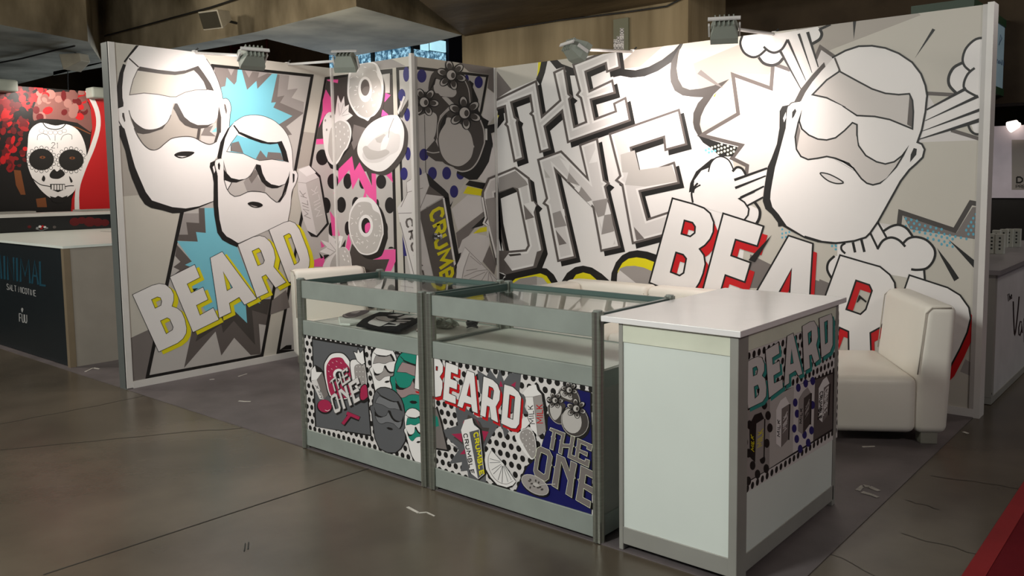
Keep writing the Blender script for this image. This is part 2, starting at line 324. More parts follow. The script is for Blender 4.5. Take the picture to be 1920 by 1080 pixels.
# ---- hall ceiling and beams (concrete), seen above the booth
ZS = 3.5
def slab(name, px, z, h, m, par=None, ext=None):
    P = [hit(x, y, 2, z) for x, y in px]; p2 = [(p.x, p.y) for p in P]
    if area2(p2) < 0: p2 = p2[::-1]
    mats = [m, M_soffit] if ext else [m]
    mb = MB().prism(p2, z, z+h)
    if ext: mb.m[0] = 1
    return struct(mb.build(name, mats, par))
slab('ceiling_beam', [(668, 12), (866, 66), (800, 82), (640, 108), (500, 73), (100, 142), (100, 134), (480, 60)], ZS, 2.2, M_beam, ext=1)
slab('ceiling_beam', [(-260, -4), (165, 78), (192, 118), (-40, 176)], ZS, 2.2, M_beam, ext=1)
struct(MB().box((-30, -14, 5.6), (20, 30, 5.9)).build('ceiling', M_dark))
PY = 5.7
A_, B_ = hit(866, 62, 1, PY), hit(1290, 60, 1, PY)
pier = struct(MB().box((A_.x, PY, 2.2), (B_.x, PY+1.2, 5.6)).build('wall_pier', M_pier))
# lower dark soffit that drops onto the pier
s1, s2, s3, s4 = hit(872, 68, 1, PY), hit(1292, -2, 1, PY), hit(1700, -70, 1, PY), hit(770, -12, 1, 3.9)
mb = MB(); zt = s4.z+.9
vs = [s1, s2, s3+Vector((3, 0, .1)), Vector((9, -1, zt+.6)), Vector((1.5, 1.5, zt+.2)), s4]
n_ = len(vs); mb.add([tuple(v) for v in vs]+[(v.x, v.y, v.z+.35) for v in vs], [tuple(range(n_)), tuple(range(n_, 2*n_))[::-1]]+[(i, n_+i, n_+(i+1) % n_, (i+1) % n_) for i in range(n_)])
struct(mb.build('ceiling_slope', mat('dark_stained_concrete', (66, 56, 42), rough=.9, c2=(112, 98, 76), scale=1.2, bump=.6, bscale=12, spec=.15, detail=10, stretch=(.5, 1.6, 1))))
struct(MB().box((B_.x, PY+.9, 2.2), (14, PY+1.3, 5.6)).build('wall_back_right', M_dark))
# far wall behind everything
struct(MB().box((-22, 17, 0), (20, 17.3, 5.6)).build('wall_back', M_dark))
struct(MB().box((-22, -14, 0), (-21.7, 17, 5.6)).build('wall_far_left', M_dark))
# far window band
gm = bpy.data.materials.new('window_daylight_trees'); gm.use_nodes = True; nt = gm.node_tree; b = nt.nodes['Principled BSDF']
tc = nt.nodes.new('ShaderNodeTexCoord'); nz = nt.nodes.new('ShaderNodeTexNoise'); nz.inputs['Scale'].default_value = 9; nz.inputs['Detail'].default_value = 8; nz.inputs['Roughness'].default_value = .75
rp = nt.nodes.new('ShaderNodeValToRGB'); e = rp.color_ramp.elements; e[0].position = .47; e[0].color = (.03, .09, .15, 1); e[1].position = .62; e[1].color = (.45, .80, 1, 1)
nt.links.new(tc.outputs['Object'], nz.inputs['Vector']); nt.links.new(nz.outputs['Fac'], rp.inputs[0]); nt.links.new(rp.outputs[0], b.inputs['Emission Color']); b.inputs['Emission Strength'].default_value = 1.0
b.inputs['Base Color'].default_value = (.02, .03, .04, 1); b.inputs['Roughness'].default_value = .1
gs = mat('window_daylight_sky', (176, 226, 240), emit=.9, rough=.2)
WY = 9.0; wc = hit(771, 100, 1, WY)
win = struct(MB().box((hit(612, 100, 1, WY).x, WY+.05, 2.2), (wc.x, WY+.25, 5.5)).build('window_1', M_steel))
struct(MB().box((wc.x-14, WY+.3, 2.2), (hit(640, 100, 1, WY).x, WY+.5, 5.5)).build('wall_back_brown', mat('brown_plaster', (70, 54, 42), rough=.9, c2=(96, 76, 60), scale=1.5)))
for (xa, ya), (xb, yb) in [((433, 98), (433, 82)), ((500, 100), (500, 74)), ((433, 92), (470, 86))]:
    p, q = hit(xa, ya, 1, WY), hit(xb, yb, 1, WY); struct(MB().cyl(p-Vector((0, 0, .6 if xa == xb else 0)), q, .035, 8).build('trim_1', mat('dark_red_steel', (86, 14, 14), rough=.5)))
for x0, x1 in [(617, 648), (664, 692), (703, 731), (735, 751), (754, 767)]:
    a, b_ = hit(x0, 100, 1, WY).x, hit(x1, 100, 1, WY).x
    MB().box((a, WY, 2.9), (b_, WY+.04, 4.6)).build('pane', gm, win)
wx = wc.x; win2 = struct(MB().box((wx-.25, WY+.3, 2.2), (wx-.05, WY+6, 6.4)).build('window_2', M_steel))
for (x0, x1, ya, yb, m_) in [(776, 805, 97, 105.5, gm), (808, 836, 101, 111, gm), (790, 804, 80, 91, gs), (808, 836, 78, 93, gs)]:
    p, q = hit(x0, (ya+yb)/2, 0, wx), hit(x1, (ya+yb)/2, 0, wx); zt_ = hit((x0+x1)/2, ya-3, 0, wx).z; zb_ = hit((x0+x1)/2, yb+3, 0, wx).z
    MB().box((wx-.04, p.y, zb_), (wx, q.y, zt_)).build('pane', m_, win2)
struct(MB().box((wx-.3, hit(840, 90, 0, wx).y, 2.2), (wx+.02, hit(840, 90, 0, wx).y+9, 6.4)).build('wall_side_blue', mat('blue_grey_cladding', (44, 46, 62), rough=.7, stretch=(1, 6, .2))))
# ================================================================== WALL PRINT (flat graphics on the wall planes)
L1, L2, L3, L4, L5, L6, L7 = (190, 70, 6), (190, 240, 6), (360, 100, 6), (360, 210, 6), (360, 370, 6), (230, 400, 6), (230, 540, 6)
C1, C2, C3, C4, C5, C6 = (580, 100, 6), (580, 270, 6), (580, 400, 6), (750, 100, 6), (750, 240, 6), (750, 370, 6)
R1, R2, R3, R4, R5, R6 = (900, 70, 6), (900, 200, 6), (900, 370, 6), (1100, 70, 6), (1100, 200, 6), (1100, 370, 6)
N1, N2, N3 = (1300, 30, 6), (1300, 190, 6), (1300, 360, 6)
Q4, Q5, Q6, Q7, Q8 = (1560, 0, 6), (1560, 160, 6), (1560, 330, 6), (1540, 480, 6), (1540, 640, 6)
def proj(p):
    d = Vector(p)-CAM; z = d.dot(_f); return (960+SX+FPX*d.dot(_r)/z, 540+SY-FPX*d.dot(_u)/z)
def region(pts): return [proj(p) for p in pts]
aL = Art(0, 0, 1, region([(0, .03, .055), (0, D-KY-.018, .055), (0, D-KY-.018, H), (0, .03, H)]), wl)
aF = Art(1, D-KY, -1, region([(.022, D-KY, .055), (KX-.022, D-KY, .055), (KX-.022, D-KY, H), (.022, D-KY, H)]), wf)
aS = Art(0, KX, 1, region([(KX, D-KY+.05, .01), (KX, D-.02, .01), (KX, D-.02, H), (KX, D-KY+.05, H)]), dr)
aR = Art(1, D, -1, region([(KX+.014, D, .055), (W-.025, D, .055), (W-.025, D, H), (KX+.014, D, H)]), wr)
def letters(A, polys, fill, sh, off, line, lw):
    for p, hs in polys: A.poly(shift(p, *off), sh, holes=[shift(h, *off) for h in hs])
    for p, hs in polys:
        A.poly(p, fill, holes=hs); A.stroke(p, lw, line, closed=True)
        for h in hs: A.stroke(h, lw, line, closed=True)
# ---------------- left wall
A = aL
A.begin('background_print')
A.poly([(180, 60), (640, 60), (640, 760), (180, 760)], 'BG')
A.poly(c(L1, '120,715 600,600')+c(L2, '600,740 120,780'), 'BD')
A.poly(c(L7, '40,585 300,465 380,600 300,985 590,966 480,1050 40,1120'), 'G3')
A.poly(c(L3, '1240,880 1400,900')+c(L4, '1330,600 1190,640 1180,620'), 'BD')
A.end()
A.begin('comic_frame_print')
A.poly(c(L3, '215,118 1370,240')+c(L7, '1580,775 253,1027'), 'K')
A.poly(c(L3, '255,155 1335,263')+c(L7, '1557,745 302,980'), 'G1')
A.end()
A.begin('starburst_print', 'pale blue starburst with jagged grey rays')
A.poly(c(L3, '250,150 1095,250 1075,410 1190,395 1120,500 1260,548 1250,800 1150,1080 400,1000'), 'G2')
A.poly(c(L3, '1060,825 1250,680 1230,1080 1100,1080'), 'G1')
A.poly(c(L3, '250,150 985,240 960,490 1040,475 990,555 1255,670 1060,825 1125,915 1060,925 985,800 300,700'), 'G3')
A.poly(c(L3, '590,185 690,185 640,275'), 'G2'); A.poly(c(L3, '760,200 880,210 740,275'), 'G2'); A.poly(c(L3, '400,165 480,170 440,250'), 'G2')
A.poly(c(L3, '330,470 330,380 375,370 390,270 475,355 500,320 515,180 560,185 620,410 725,310 735,400 900,230 960,230 890,555 945,550 915,610 1130,705 985,795 400,900'), 'C')
A.poly(c(L6, '690,0 860,0 860,110 715,100 735,240 640,240'), 'G2')
A.poly(c(L6, '855,-60 930,-60 935,220 825,210 845,318 612,308 635,240 735,240 715,100 860,110'), 'G4')
A.poly(c(L6, '612,355 778,542 700,580 760,602 540,720 640,640 570,605 650,545 590,480'), 'G4')
A.poly(c(L7, '690,900 1045,490 1110,760 1255,560 1440,755 1555,745 1532,405 1625,420 1680,120 1300,150 780,480'), 'G4')
A.poly(c(L7, '820,605 1060,440 1110,410 1130,505 1250,370 1490,640 1455,250 1625,300 1660,130 1540,120 1200,250 850,500'), 'G5')
A.poly(c(L6, '920,-60 1040,-60 1090,250 1290,385 1510,960 1550,1015 1470,990 1385,1030 1400,1235 1260,1100 1050,1080 930,1100 880,1020 790,870 770,605 700,580 778,542 612,312 845,318 825,210 935,220'), 'C')
A.poly(c(L6, '780,850 850,840 800,880'), 'K')
A.stroke(c(L3, '225,136 1352,252')+c(L7, '1568,760 278,1003')+c(L2, '905,955'), 5.5, 'K')
A.end()
A.begin('second_frame_print')
A.poly(c(L3, '1495,268 1640,248')+[(634, 680)]+c(L7, '1728,742'), 'K')
A.poly(c(L3, '1515,295 1640,280')+[(634, 655)]+c(L7, '1770,695'), 'G1')
A.poly(c(L7, '1770,695 1840,645 1900,640 1900,690'), 'K')
A.poly(c(L7, '1680,140 1840,20 1880,220 1660,300'), 'G3')
A.end()
def fruit_panel(A):
    """upper part of the fruit and doughnut comic panel; crosses from the left wall onto the store front"""
    A.begin('pink_burst_print', 'pink zigzag burst with black dots')
    A.poly(c(C1, '195,300 430,262 930,240 945,690')+c(C2, '940,300 700,350 705,470 640,310 505,300 480,140 330,350')+c(C1, '250,965 80,965'), 'G5')
    A.poly(c(C1, '820,240 905,228 905,445 850,445'), 'G1'); A.poly(c(C1, '500,800 660,850 560,1000 500,1090 470,1000'), 'G3')
    for s in ['185,405 260,530 260,665 180,690 105,840 150,640 150,530', '200,295 325,295 320,335 205,310', '80,965 165,960 165,1020 75,1025', '845,440 915,470 845,550', '820,630 890,690 810,710']: A.poly(c(C1, s), 'P')
    for x, y, rx, ry in [(145, 150, 70, 90), (265, 420, 62, 88), (430, 418, 47, 88), (600, 430, 40, 75), (808, 425, 57, 80), (360, 685, 52, 90), (180, 690, 60, 90), (525, 680, 45, 85), (905, 690, 55, 92), (430, 950, 32, 80), (850, 955, 34, 80), (245, 960, 28, 80), (765, 680, 20, 60)]:
        p = c(C2, f'{x},{y}')[0]; A.ell(p[0], p[1], rx/6, ry/6, 'K')
    A.poly(c(C2, '325,285 480,135 508,300 565,205 705,475 700,330 748,335 758,690 640,560 555,380 485,515 450,290 325,450'), 'P')
    for K, s in [(C2, '860,345 925,320 940,435'), (C2, '230,750 305,860 345,1040 260,1030'), (C2, '270,560 300,480 300,540'), (C2, '605,600 630,515 645,600'), (C3, '440,230 470,330 450,420 405,400'), (C3, '50,525 180,480 160,600 50,600'), (C3, '125,310 175,370 135,390')]: A.poly(c(K, s), 'P')
    A.poly(c(C3, '730,520 840,410 970,405 970,540 920,650 850,650 900,515'), 'P')
    A.poly(c(C3, '455,440 480,340 560,440 720,520 900,515 850,650 800,760 610,760 480,600'), 'G5')
    p = c(C3, '920,400')[0]; A.poly(c(C3, '885,400 900,378 930,375 960,395'), 'K')
    A.end()
    A.begin('strawberry_print', 'pale strawberry with leafy top')
    A.poly(c(C1, '470,860 490,980 410,1085')+c(C2, '470,20 320,215 320,150 400,0'), 'K'); A.poly(c(C2, '195,190 330,235 330,300 240,275'), 'K')
    b = c(C1, '150,800 180,700 240,660 330,720 430,770 470,850 468,950 430,1060')+c(C2, '390,90 330,200 280,240 220,200 180,100 158,-30')
    A.poly(b, 'W', True); A.poly(c(C1, '330,760 420,790 455,870 450,960 410,1060')+c(C2, '380,80 320,180 270,215 215,100')+c(C1, '215,1000 240,850'), 'G1', True)
    for x, y in [(345, 790), (390, 830), (345, 880), (395, 910), (435, 870), (440, 940), (350, 970), (395, 1010), (300, 830), (300, 930), (265, 900), (290, 1030), (350, 1050), (265, 1000)]:
        q = c(C1, f'{x},{y}')[0]; A.ell(q[0], q[1], .9, 2.2, 'W', n=8)
    for x, y in [(240, 710), (180, 755), (195, 860)]:
        q = c(C1, f'{x},{y}')[0]; A.ell(q[0], q[1], 1.6, 2.6, 'G2', n=8)
    A.poly(c(C1, '430,760 510,740 500,800 460,815'), 'G5')
    A.poly(c(C1, '300,600 320,470 355,560 390,480 400,600 445,575 440,660 490,700 420,755 340,740 290,690'), 'W')
    for s in ['340,700 325,560', '350,690 385,560', '365,690 430,620', '370,705 450,680']: A.stroke(c(C1, s), .7, 'G2')
    A.end()
    A.begin('strawberry_print', 'grey strawberry behind the white armchair')
    A.poly(c(C3, '110,440 160,500 130,510'), 'K'); A.poly(c(C3, '350,390 410,290 400,400'), 'K'); A.poly(c(C3, '160,470 240,460 170,520'), 'K')
    A.poly(c(C3, '150,620 190,520 250,470 340,400 400,380 450,440 475,560 460,760 200,800'), 'W', True)
    A.poly(c(C3, '230,620 260,510 350,390 400,385 448,445 470,560 455,750 240,780'), 'G1', True)
    for x, y in [(400, 430), (380, 480), (430, 480), (395, 520), (440, 540)]:
        q = c(C3, f'{x},{y}')[0]; A.ell(q[0], q[1], 1.1, 2.4, 'W', n=8, rot=-.4)
    A.poly(c(C3, '115,430 200,380 130,300 220,330 215,230 290,290 340,250 380,260 350,380 230,470'), 'W')
    for s in ['300,420 230,330', '280,430 200,390', '310,410 290,310', '320,405 345,310']: A.stroke(c(C3, s), .8, 'G2')
    A.end()
fruit_panel(aL)
A = aL
A.begin('milk_carton_print', 'pale milk carton lettered MILK')
A.poly(c(L4, '1330,605 1445,715 1480,900')+c(L5, '1500,60 1560,80 1540,170 1515,180 1542,300 1410,450 1340,440 1300,380'), 'K')
A.poly(c(L5, '1230,170 1250,240 1225,335 1200,310'), 'K')
A.poly(c(L4, '1195,640 1320,600 1340,640 1430,740')+c(L5, '1515,290 1400,430 1300,375 1250,240')+c(L4, '1190,900'), 'w2')
A.poly(c(L4, '1280,800 1430,735')+c(L5, '1512,290 1400,425'), 'G1')
A.poly(c(L4, '1200,650 1320,605 1395,680 1290,725'), 'W'); A.stroke(c(L4, '1190,790 1280,800 1430,738'), .7, 'G2')
A.text('MILK', c(L5, '1265,215')[0], c(L5, '1210,-75')[0], c(L5, '1335,240')[0], 1.3, 'G2'); A.text('MILK', c(L5, '1400,225')[0], c(L5, '1340,-90')[0], c(L5, '1468,190')[0], 1.3, 'w2')
A.end()
def head_strokes(A, segs, w, k):
    for s in segs: A.stroke(s, w, k, sm=True)
# big head
A.begin('bearded_head_print', 'largest white bearded head with sunglasses, cut by the wall top')
A.poly(c(L1, '390,90 330,165 250,272 268,285 320,210 430,92'), 'K')
A.poly(c(L1, '245,298 205,400 178,550 172,720 160,800 150,860 152,1060')+c(L2, '165,30 215,110 270,260 310,460 345,570 430,770 490,860 560,900 680,925 800,960 900,955 1080,905 1262,828 1150,700 500,300')+c(L1, '300,800 300,320'), 'K')
head = c(L1, '440,70 1120,150 1180,240 1245,340 1310,480 1355,620 1368,688 1400,685 1440,715 1462,800 1450,870 1440,1000')+c(L2, '1400,60 1320,300 1225,420 1260,600 1262,820 1100,880 950,905 800,890 690,855 570,815 500,720 430,560 380,440 340,300 300,150 262,10')+c(L1, '240,1010 175,900 165,840 190,800 248,778 250,740 238,680 235,560 250,400 300,240 420,95')
A.poly(head, 'W')
A.poly(c(L1, '165,905 185,935 215,990 190,1005'), 'W')
A.stroke(c(L1, '1180,240 1245,340 1310,480 1355,620 1368,688 1400,685 1440,715 1462,800 1450,870 1440,1000'), 1.2, 'G5', sm=True)
A.stroke(c(L1, '310,235 420,335'), 2.5, 'G5')
A.poly(c(L1, '400,380 520,390 700,415 830,425 930,410 1040,370 1100,440 1190,590 1050,595 940,620 840,667 780,667 640,640 480,625 320,648 345,530'), 'BG')
A.stroke(c(L1, '415,350 360,470 335,560 318,648 480,627 640,642 780,670 840,670 940,620 1050,594 1190,590'), 1.5, 'G4')
A.poly(c(L1, '430,328 640,365 830,385 950,370 1090,320 1150,400 1230,520 1268,602 1185,590 1150,500 1090,420 1040,370 930,410 830,425 700,415 520,390 405,375'), 'G5')
lens = c(L1, '312,820 335,900 390,970 480,1030 560,1040 650,1020 740,960 785,870 810,745 850,740 880,790 930,890 1000,950 1080,985 1200,985 1270,960 1320,880 1325,760')
A.poly(lens+c(L1, '1350,900 1348,1060')+c(L2, '1335,50 1300,150 1220,185 1130,155 1050,110 950,95 800,115 720,170 640,235 560,245 480,190 410,90 370,0')+c(L1, '330,930'), 'BD')
A.poly(c(L2, '1125,10 1290,-60 1295,60 1270,165 1220,180 1120,150'), 'G1'); A.poly(c(L2, '1240,45 1295,-10 1295,45'), 'C'); A.poly(c(L2, '1120,85 1160,0 1260,-30 1220,40 1290,95'), 'G3')
A.stroke(c(L2, '1105,-10 1085,130'), 5.5, 'G5')
A.poly(c(L1, '318,860 345,910 390,970 480,1030 560,1040 650,1020 735,965 690,1030 600,1060')+c(L2, '540,60 470,70 400,55 360,-30'), 'G5')
A.poly(c(L1, '808,800 830,742 856,745 885,800 935,895 1005,953 1085,987 1200,985 1260,965 1190,1015 1100,1030 1020,1020 940,990 880,930 830,830'), 'G5')
A.poly(c(L1, '1322,780 1348,900 1345,1080')+c(L2, '1335,50 1300,150 1265,168 1300,50')+c(L1, '1300,960'), 'G5')
A.stroke(c(L2, '370,0 410,90 480,190 560,245 640,235 720,170 800,115 950,95 1050,110 1130,155 1220,185 1300,150'), 1.6, 'G5', sm=True)
A.stroke(lens[:8], 1.2, 'G5', sm=True)
A.poly(c(L1, '235,850 255,850 270,940 260,955 235,890'), 'G5'); A.poly(c(L1, '1380,745 1400,760 1415,830 1405,870 1385,800'), 'G4')
A.poly(c(L2, '820,300 900,265 1045,270 1000,315 920,340 860,335'), 'K', True); A.poly(c(L2, '850,316 960,318 910,330'), 'W')
A.end()
# medium head
HD_fill = c(L4, '425,180 480,110 580,50 690,33 800,45 920,95 1020,180 1080,270 1120,400 1132,520 1140,655 1165,658 1190,710 1170,800 1125,900 1108,1080')+c(L5, '1080,265 862,365 520,515 440,465 390,440 340,380 310,250 295,100')+c(L4, '295,1080 290,720 255,600 265,540 330,520 342,450 372,300')
HD_win = c(L4, '510,260 640,300 780,350 880,365 965,355 1000,440 1030,550 900,530 760,545 700,525 580,468 390,445 440,350')
HD_fr = c(L4, '515,238 545,225 700,290 850,340 950,340 1010,325 1060,440 1090,568 1030,552 1000,440 965,355 880,365 780,350 640,300')
HD_ch = c(L4, '355,540 365,610 390,690 440,745 530,765 600,755 660,720 700,640 725,590 770,600 790,690 830,770 890,815 980,835 1050,810 1090,720 1102,660 1085,790 1050,920 990,1010 950,1015 890,970 830,910 760,895 680,890 620,900 540,940 480,950 430,920 390,860 360,760')
HD_b1 = c(L4, '356,640 390,690 440,745 530,765 585,762 500,795 430,790 365,765')
HD_b2 = c(L4, '712,635 728,590 768,597 790,690 830,770 890,815 980,835 1025,828 960,857 900,860 840,840 780,780 740,690')
HD_b3 = c(L4, '1098,700 1070,860 1000,1000 960,1015 1010,940 1048,815')
HD_mo = c(L5, '625,70 680,48 760,60 798,90 750,115 680,110')
HD_e1 = c(L4, '290,590 305,565 318,600 310,655 295,640'); HD_e2 = c(L4, '1132,690 1155,700 1152,780 1135,802')
A.begin('bearded_head_print', 'smaller white bearded head with sunglasses on pale blue burst')
A.poly(c(L4, '480,108 400,190 320,340 285,500 288,525 400,525 480,150'), 'K')
A.poly(c(L4, '300,555 250,550 205,570 198,620 230,700 245,800 240,1085')+c(L5, '240,60 250,200 285,400 340,480 430,530 510,562 530,510 440,440 400,200')+c(L4, '400,700'), 'K')
A.poly(HD_fill, 'W'); A.stroke(c(L4, '480,110 580,50 690,33 800,45 920,95 1020,180 1080,270 1120,400 1132,520 1140,655 1165,658 1190,710 1170,800 1125,900 1108,1080')+c(L5, '1080,265'), .9, 'G5', sm=True)
A.poly(c(L4, '232,620 250,600 262,660 250,690'), 'W'); A.stroke(c(L4, '335,520 268,540 257,600 285,700'), 1, 'G5', sm=True)
A.poly(HD_win, 'C'); A.poly(c(L4, '445,350 525,330 580,465 440,440'), 'G3'); A.poly(c(L4, '720,525 770,430 840,515 855,450 1000,460 1030,545 900,530 760,545'), 'G3'); A.poly(c(L4, '392,443 435,370 440,442'), 'W'); A.stroke(c(L4, '437,360 440,443'), 1.2, 'K')
A.stroke(c(L4, '510,255 440,350 390,445 580,470 700,527 760,547 900,532 1030,552'), 1, 'G5'); A.poly(HD_fr, 'K'); A.stroke(c(L4, '470,150 530,232'), 2.8, 'K')
A.poly(HD_ch, 'G1'); A.poly(c(L4, '580,790 700,650 760,760 830,830 820,905 620,895'), 'G2'); A.poly(c(L4, '638,745 712,645 745,700 670,805'), 'G3'); A.poly(c(L4, '362,770 450,790 400,880'), 'W'); A.stroke(c(L4, '448,790 400,878'), 1.5, 'K')
A.stroke(HD_ch, 1.1, 'K', closed=True)
for p in (HD_b1, HD_b2, HD_b3, HD_e1, HD_e2): A.poly(p, 'K')
A.poly(HD_mo, 'K', True); A.poly(c(L5, '650,82 740,105 700,110'), 'G2')
A.end()
BEARD_L = [(c(L6, '110,915 330,810 410,790 480,800 545,850 575,910 575,980 555,1045 620,1070 665,1110 700,1190 720,1290 715,1350 680,1410 620,1460 405,1560'), [c(L6, '325,970 390,940 425,950 440,990 430,1035 365,1068'), c(L6, '425,1210 500,1175 530,1190 568,1280 560,1310 490,1355')]),
 (c(L6, '530,715 810,575 870,720 725,795 770,895 905,830 960,970 830,1035 870,1145 1020,1060 1085,1195 790,1340'), []),
 (c(L6, '985,500 1120,430 1510,960 1370,1030 1310,945 1200,1010 1220,1115 1085,1180'), [c(L6, '1130,655 1235,835 1175,870')]),
 (c(L6, '1295,350 1470,265 1540,250 1600,265 1660,320 1700,400 1720,500 1700,600 1840,775 1720,840 1610,690 1565,715 1640,890 1510,950'), [c(L6, '1455,425 1530,390 1555,420 1595,530 1580,565 1520,590')]),
 (c(L5, '865,365 1040,280 1100,265 1160,290 1210,360 1300,590 1325,700 1320,770 1290,850 1090,960'), [c(L5, '1030,435 1090,405 1110,420 1210,700 1200,730 1150,760')])]
A.begin('beard_lettering', 'white BEARD lettering with yellow shadow'); letters(A, BEARD_L, 'W', 'Y', (8.3, 4.6), 'K', 1.0); A.end()
# ---------------- store front
A = aF
A.begin('background_print')
A.poly([(600, 60), (800, 60), (800, 800), (600, 800)], 'BG'); A.poly(c(C1, '-50,100 260,150 440,195 440,250 820,180 1085,145 920,55 500,90'), 'G2'); A.poly(c(C1, '920,60 1130,20 1130,150 1085,145'), 'BG')
A.poly(c(C1, '800,185 935,172')+c(C3, '1000,900 600,1000')+[(590, 600)]+c(C1, '185,268'), 'K')
A.poly(c(C1, '820,238 905,225')+c(C3, '965,900 600,1000')+[(590, 600)]+c(C1, '185,295'), 'G1')
A.poly(c(C1, '975,160 1140,145')+c(C3, '1200,1000 1075,1000'), 'K'); A.poly(c(C1, '1010,190 1140,180')+c(C3, '1200,1000 1090,1000'), 'G1')
for x, y, rx, ry in [(1090, 235, 35, 85), (1040, 470, 40, 70), (1100, 690, 33, 75)]:
    q = c(C1, f'{x},{y}')[0]; A.ell(q[0], q[1], rx/6, ry/6, 'N')
for x, y, rx, ry in [(1110, 110, 30, 75), (1065, 335, 42, 72)]:
    q = c(C2, f'{x},{y}')[0]; A.ell(q[0], q[1], rx/6, ry/6, 'N')
A.poly(c(C3, '1045,230 1110,400 1110,480 1060,480'), 'N')
A.end()
fruit_panel(aF)
A = aF
def sprinkles(K, seed, box, n, hole):
    rr = random.Random(seed)
    for i in range(n):
        for t in range(20):
            x, y = rr.uniform(box[0], box[2]), rr.uniform(box[1], box[3])
            u, v = (x-hole[0])/hole[2], (y-hole[1])/hole[3]
            if 1.15 < u*u+v*v < 4.2: break
        else: continue
        a = rr.uniform(0, math.pi); q = c(K, f'{x-14*math.cos(a)},{y-14*math.sin(a)} {x+14*math.cos(a)},{y+14*math.sin(a)}'); A.stroke(q, 1.1, 'W')
A.begin('doughnut_print', 'pale iced doughnut under the wall top')
dn = c(C1, '430,350 440,240 470,180 560,110 680,92 760,120 800,200 830,300 832,440 800,600 740,690 690,720 660,760 620,740 540,700 470,600 430,480')
A.poly(shift(dn, 3, 8), 'G5', True); A.poly(dn, 'W', True); A.poly(c(C1, '450,350 462,250 490,190 570,130 680,110 745,135 765,250 800,320 815,440 780,590 720,680 650,725 560,685 485,590 450,480'), 'G1', True)
q = c(C1, '628,405')[0]; A.ell(q[0], q[1], 13, 24, 'W'); q = c(C1, '628,385')[0]; A.ell(q[0], q[1], 8.4, 15.5, 'G4'); A.poly(c(C1, '595,410 630,375 675,380 665,440 630,475 600,450'), 'G3', True)
sprinkles(C1, 1, (460, 140, 800, 690), 26, (628, 400, 85, 150)); A.end()
A.begin('bowl_print', 'pale cereal bowl with spoon')
bw = c(C1, '960,695 1010,720 1060,830 1065,950 1040,1085')+c(C2, '960,190 870,280 790,310 700,290 610,220 550,130 540,40')+c(C1, '570,960 630,850 720,765 850,705')
A.poly(shift(bw, 7, 7), 'G5', True); A.poly(bw, 'W', True); A.poly(c(C1, '1010,690 1110,520 1110,590 1040,730'), 'G5'); A.poly(c(C1, '990,660 1060,478 1080,490 1005,690'), 'w2')
A.poly(c(C1, '750,940 820,900 900,870 960,900 1020,930 1000,1085')+c(C2, '900,130 800,200 680,210 600,150 620,60'), 'w2', True)
A.poly(c(C1, '740,960 840,905 870,930 800,1010 760,1000'), 'G1'); A.poly(c(C1, '800,1085 830,960 900,900 890,1000 850,1085'), 'W', True); A.poly(c(C2, '600,60 640,20 690,60 780,80 860,60 900,100 800,160 660,170'), 'G1', True)
A.stroke(c(C1, '950,730 900,850 890,950'), 1.2, 'G2'); A.end()
A.begin('doughnut_print', 'pale iced doughnut with pink in its hole')
dn = c(C2, '445,850 460,750 540,620 620,600 690,610 760,680 800,770 830,900 835,1000')+c(C3, '830,250 780,400 740,445 650,470 560,440 490,330 445,200 440,80')
A.poly(shift(dn, 8, 8), 'K', True); A.poly(dn, 'W', True)
A.poly(c(C2, '455,870 475,760 550,660 680,660 720,740 790,790 815,900 825,1000')+c(C3, '815,250 770,380 730,430 650,455 570,430 500,330 460,200 452,80'), 'G1', True)
q = c(C2, '635,920')[0]; A.ell(q[0], q[1], 13.5, 21, 'W'); q = c(C2, '635,918')[0]; A.ell(q[0], q[1], 8.4, 14.5, 'K'); A.poly(c(C2, '625,920 660,885 685,900 680,960 635,1000'), 'P', True)
sprinkles(C2, 2, (470, 680, 820, 1160), 30, (635, 915, 90, 120)); A.end()
def crumble(A):
    A.begin('crumble_carton_print', 'large drinks carton lettered CRUMBLE')
    A.poly(c(C6, '500,0 545,0 660,640 600,920 580,890')+c(C5, '500,1080 490,770 330,655 300,505 385,590 500,690 545,740 600,1080'), 'K')
    A.poly(c(C5, '60,610 290,500 330,650 490,770 210,945 -20,960 -30,900 80,740'), 'w2')
    A.poly(c(C5, '330,650 490,770 295,745'), 'G4')
    for s in ['70,610 120,580', '70,610 80,740 10,890', '80,725 260,675', '210,945 330,650', '0,958 130,955']: A.stroke(c(C5, s), 1.0, 'G3')
    A.poly(c(C6, '-20,170 215,172 390,960 420,1100 170,1100 0,290'), 'w2')
    A.stroke(c(C6, '-20,180 130,175'), 1, 'G3'); A.stroke(c(C6, '0,280 170,920'), 1.3, 'G3')
    A.poly(c(C6, '215,172 480,15 620,760 680,1100 430,1100'), 'G4'); A.poly(c(C6, '480,5 500,5 628,750 608,770'), 'W')
    A.text('CRUMBLE', c(C6, '470,105')[0], c(C6, '650,1200')[0], c(C6, '345,175')[0], 6.0, 'Y', gap=.42)
    A.text('CRUMBLE', c(C6, '130,235')[0], c(C6, '330,1180')[0], c(C6, '66,255')[0], 3.6, 'G4', gap=.42)
    A.end()
crumble(aF)
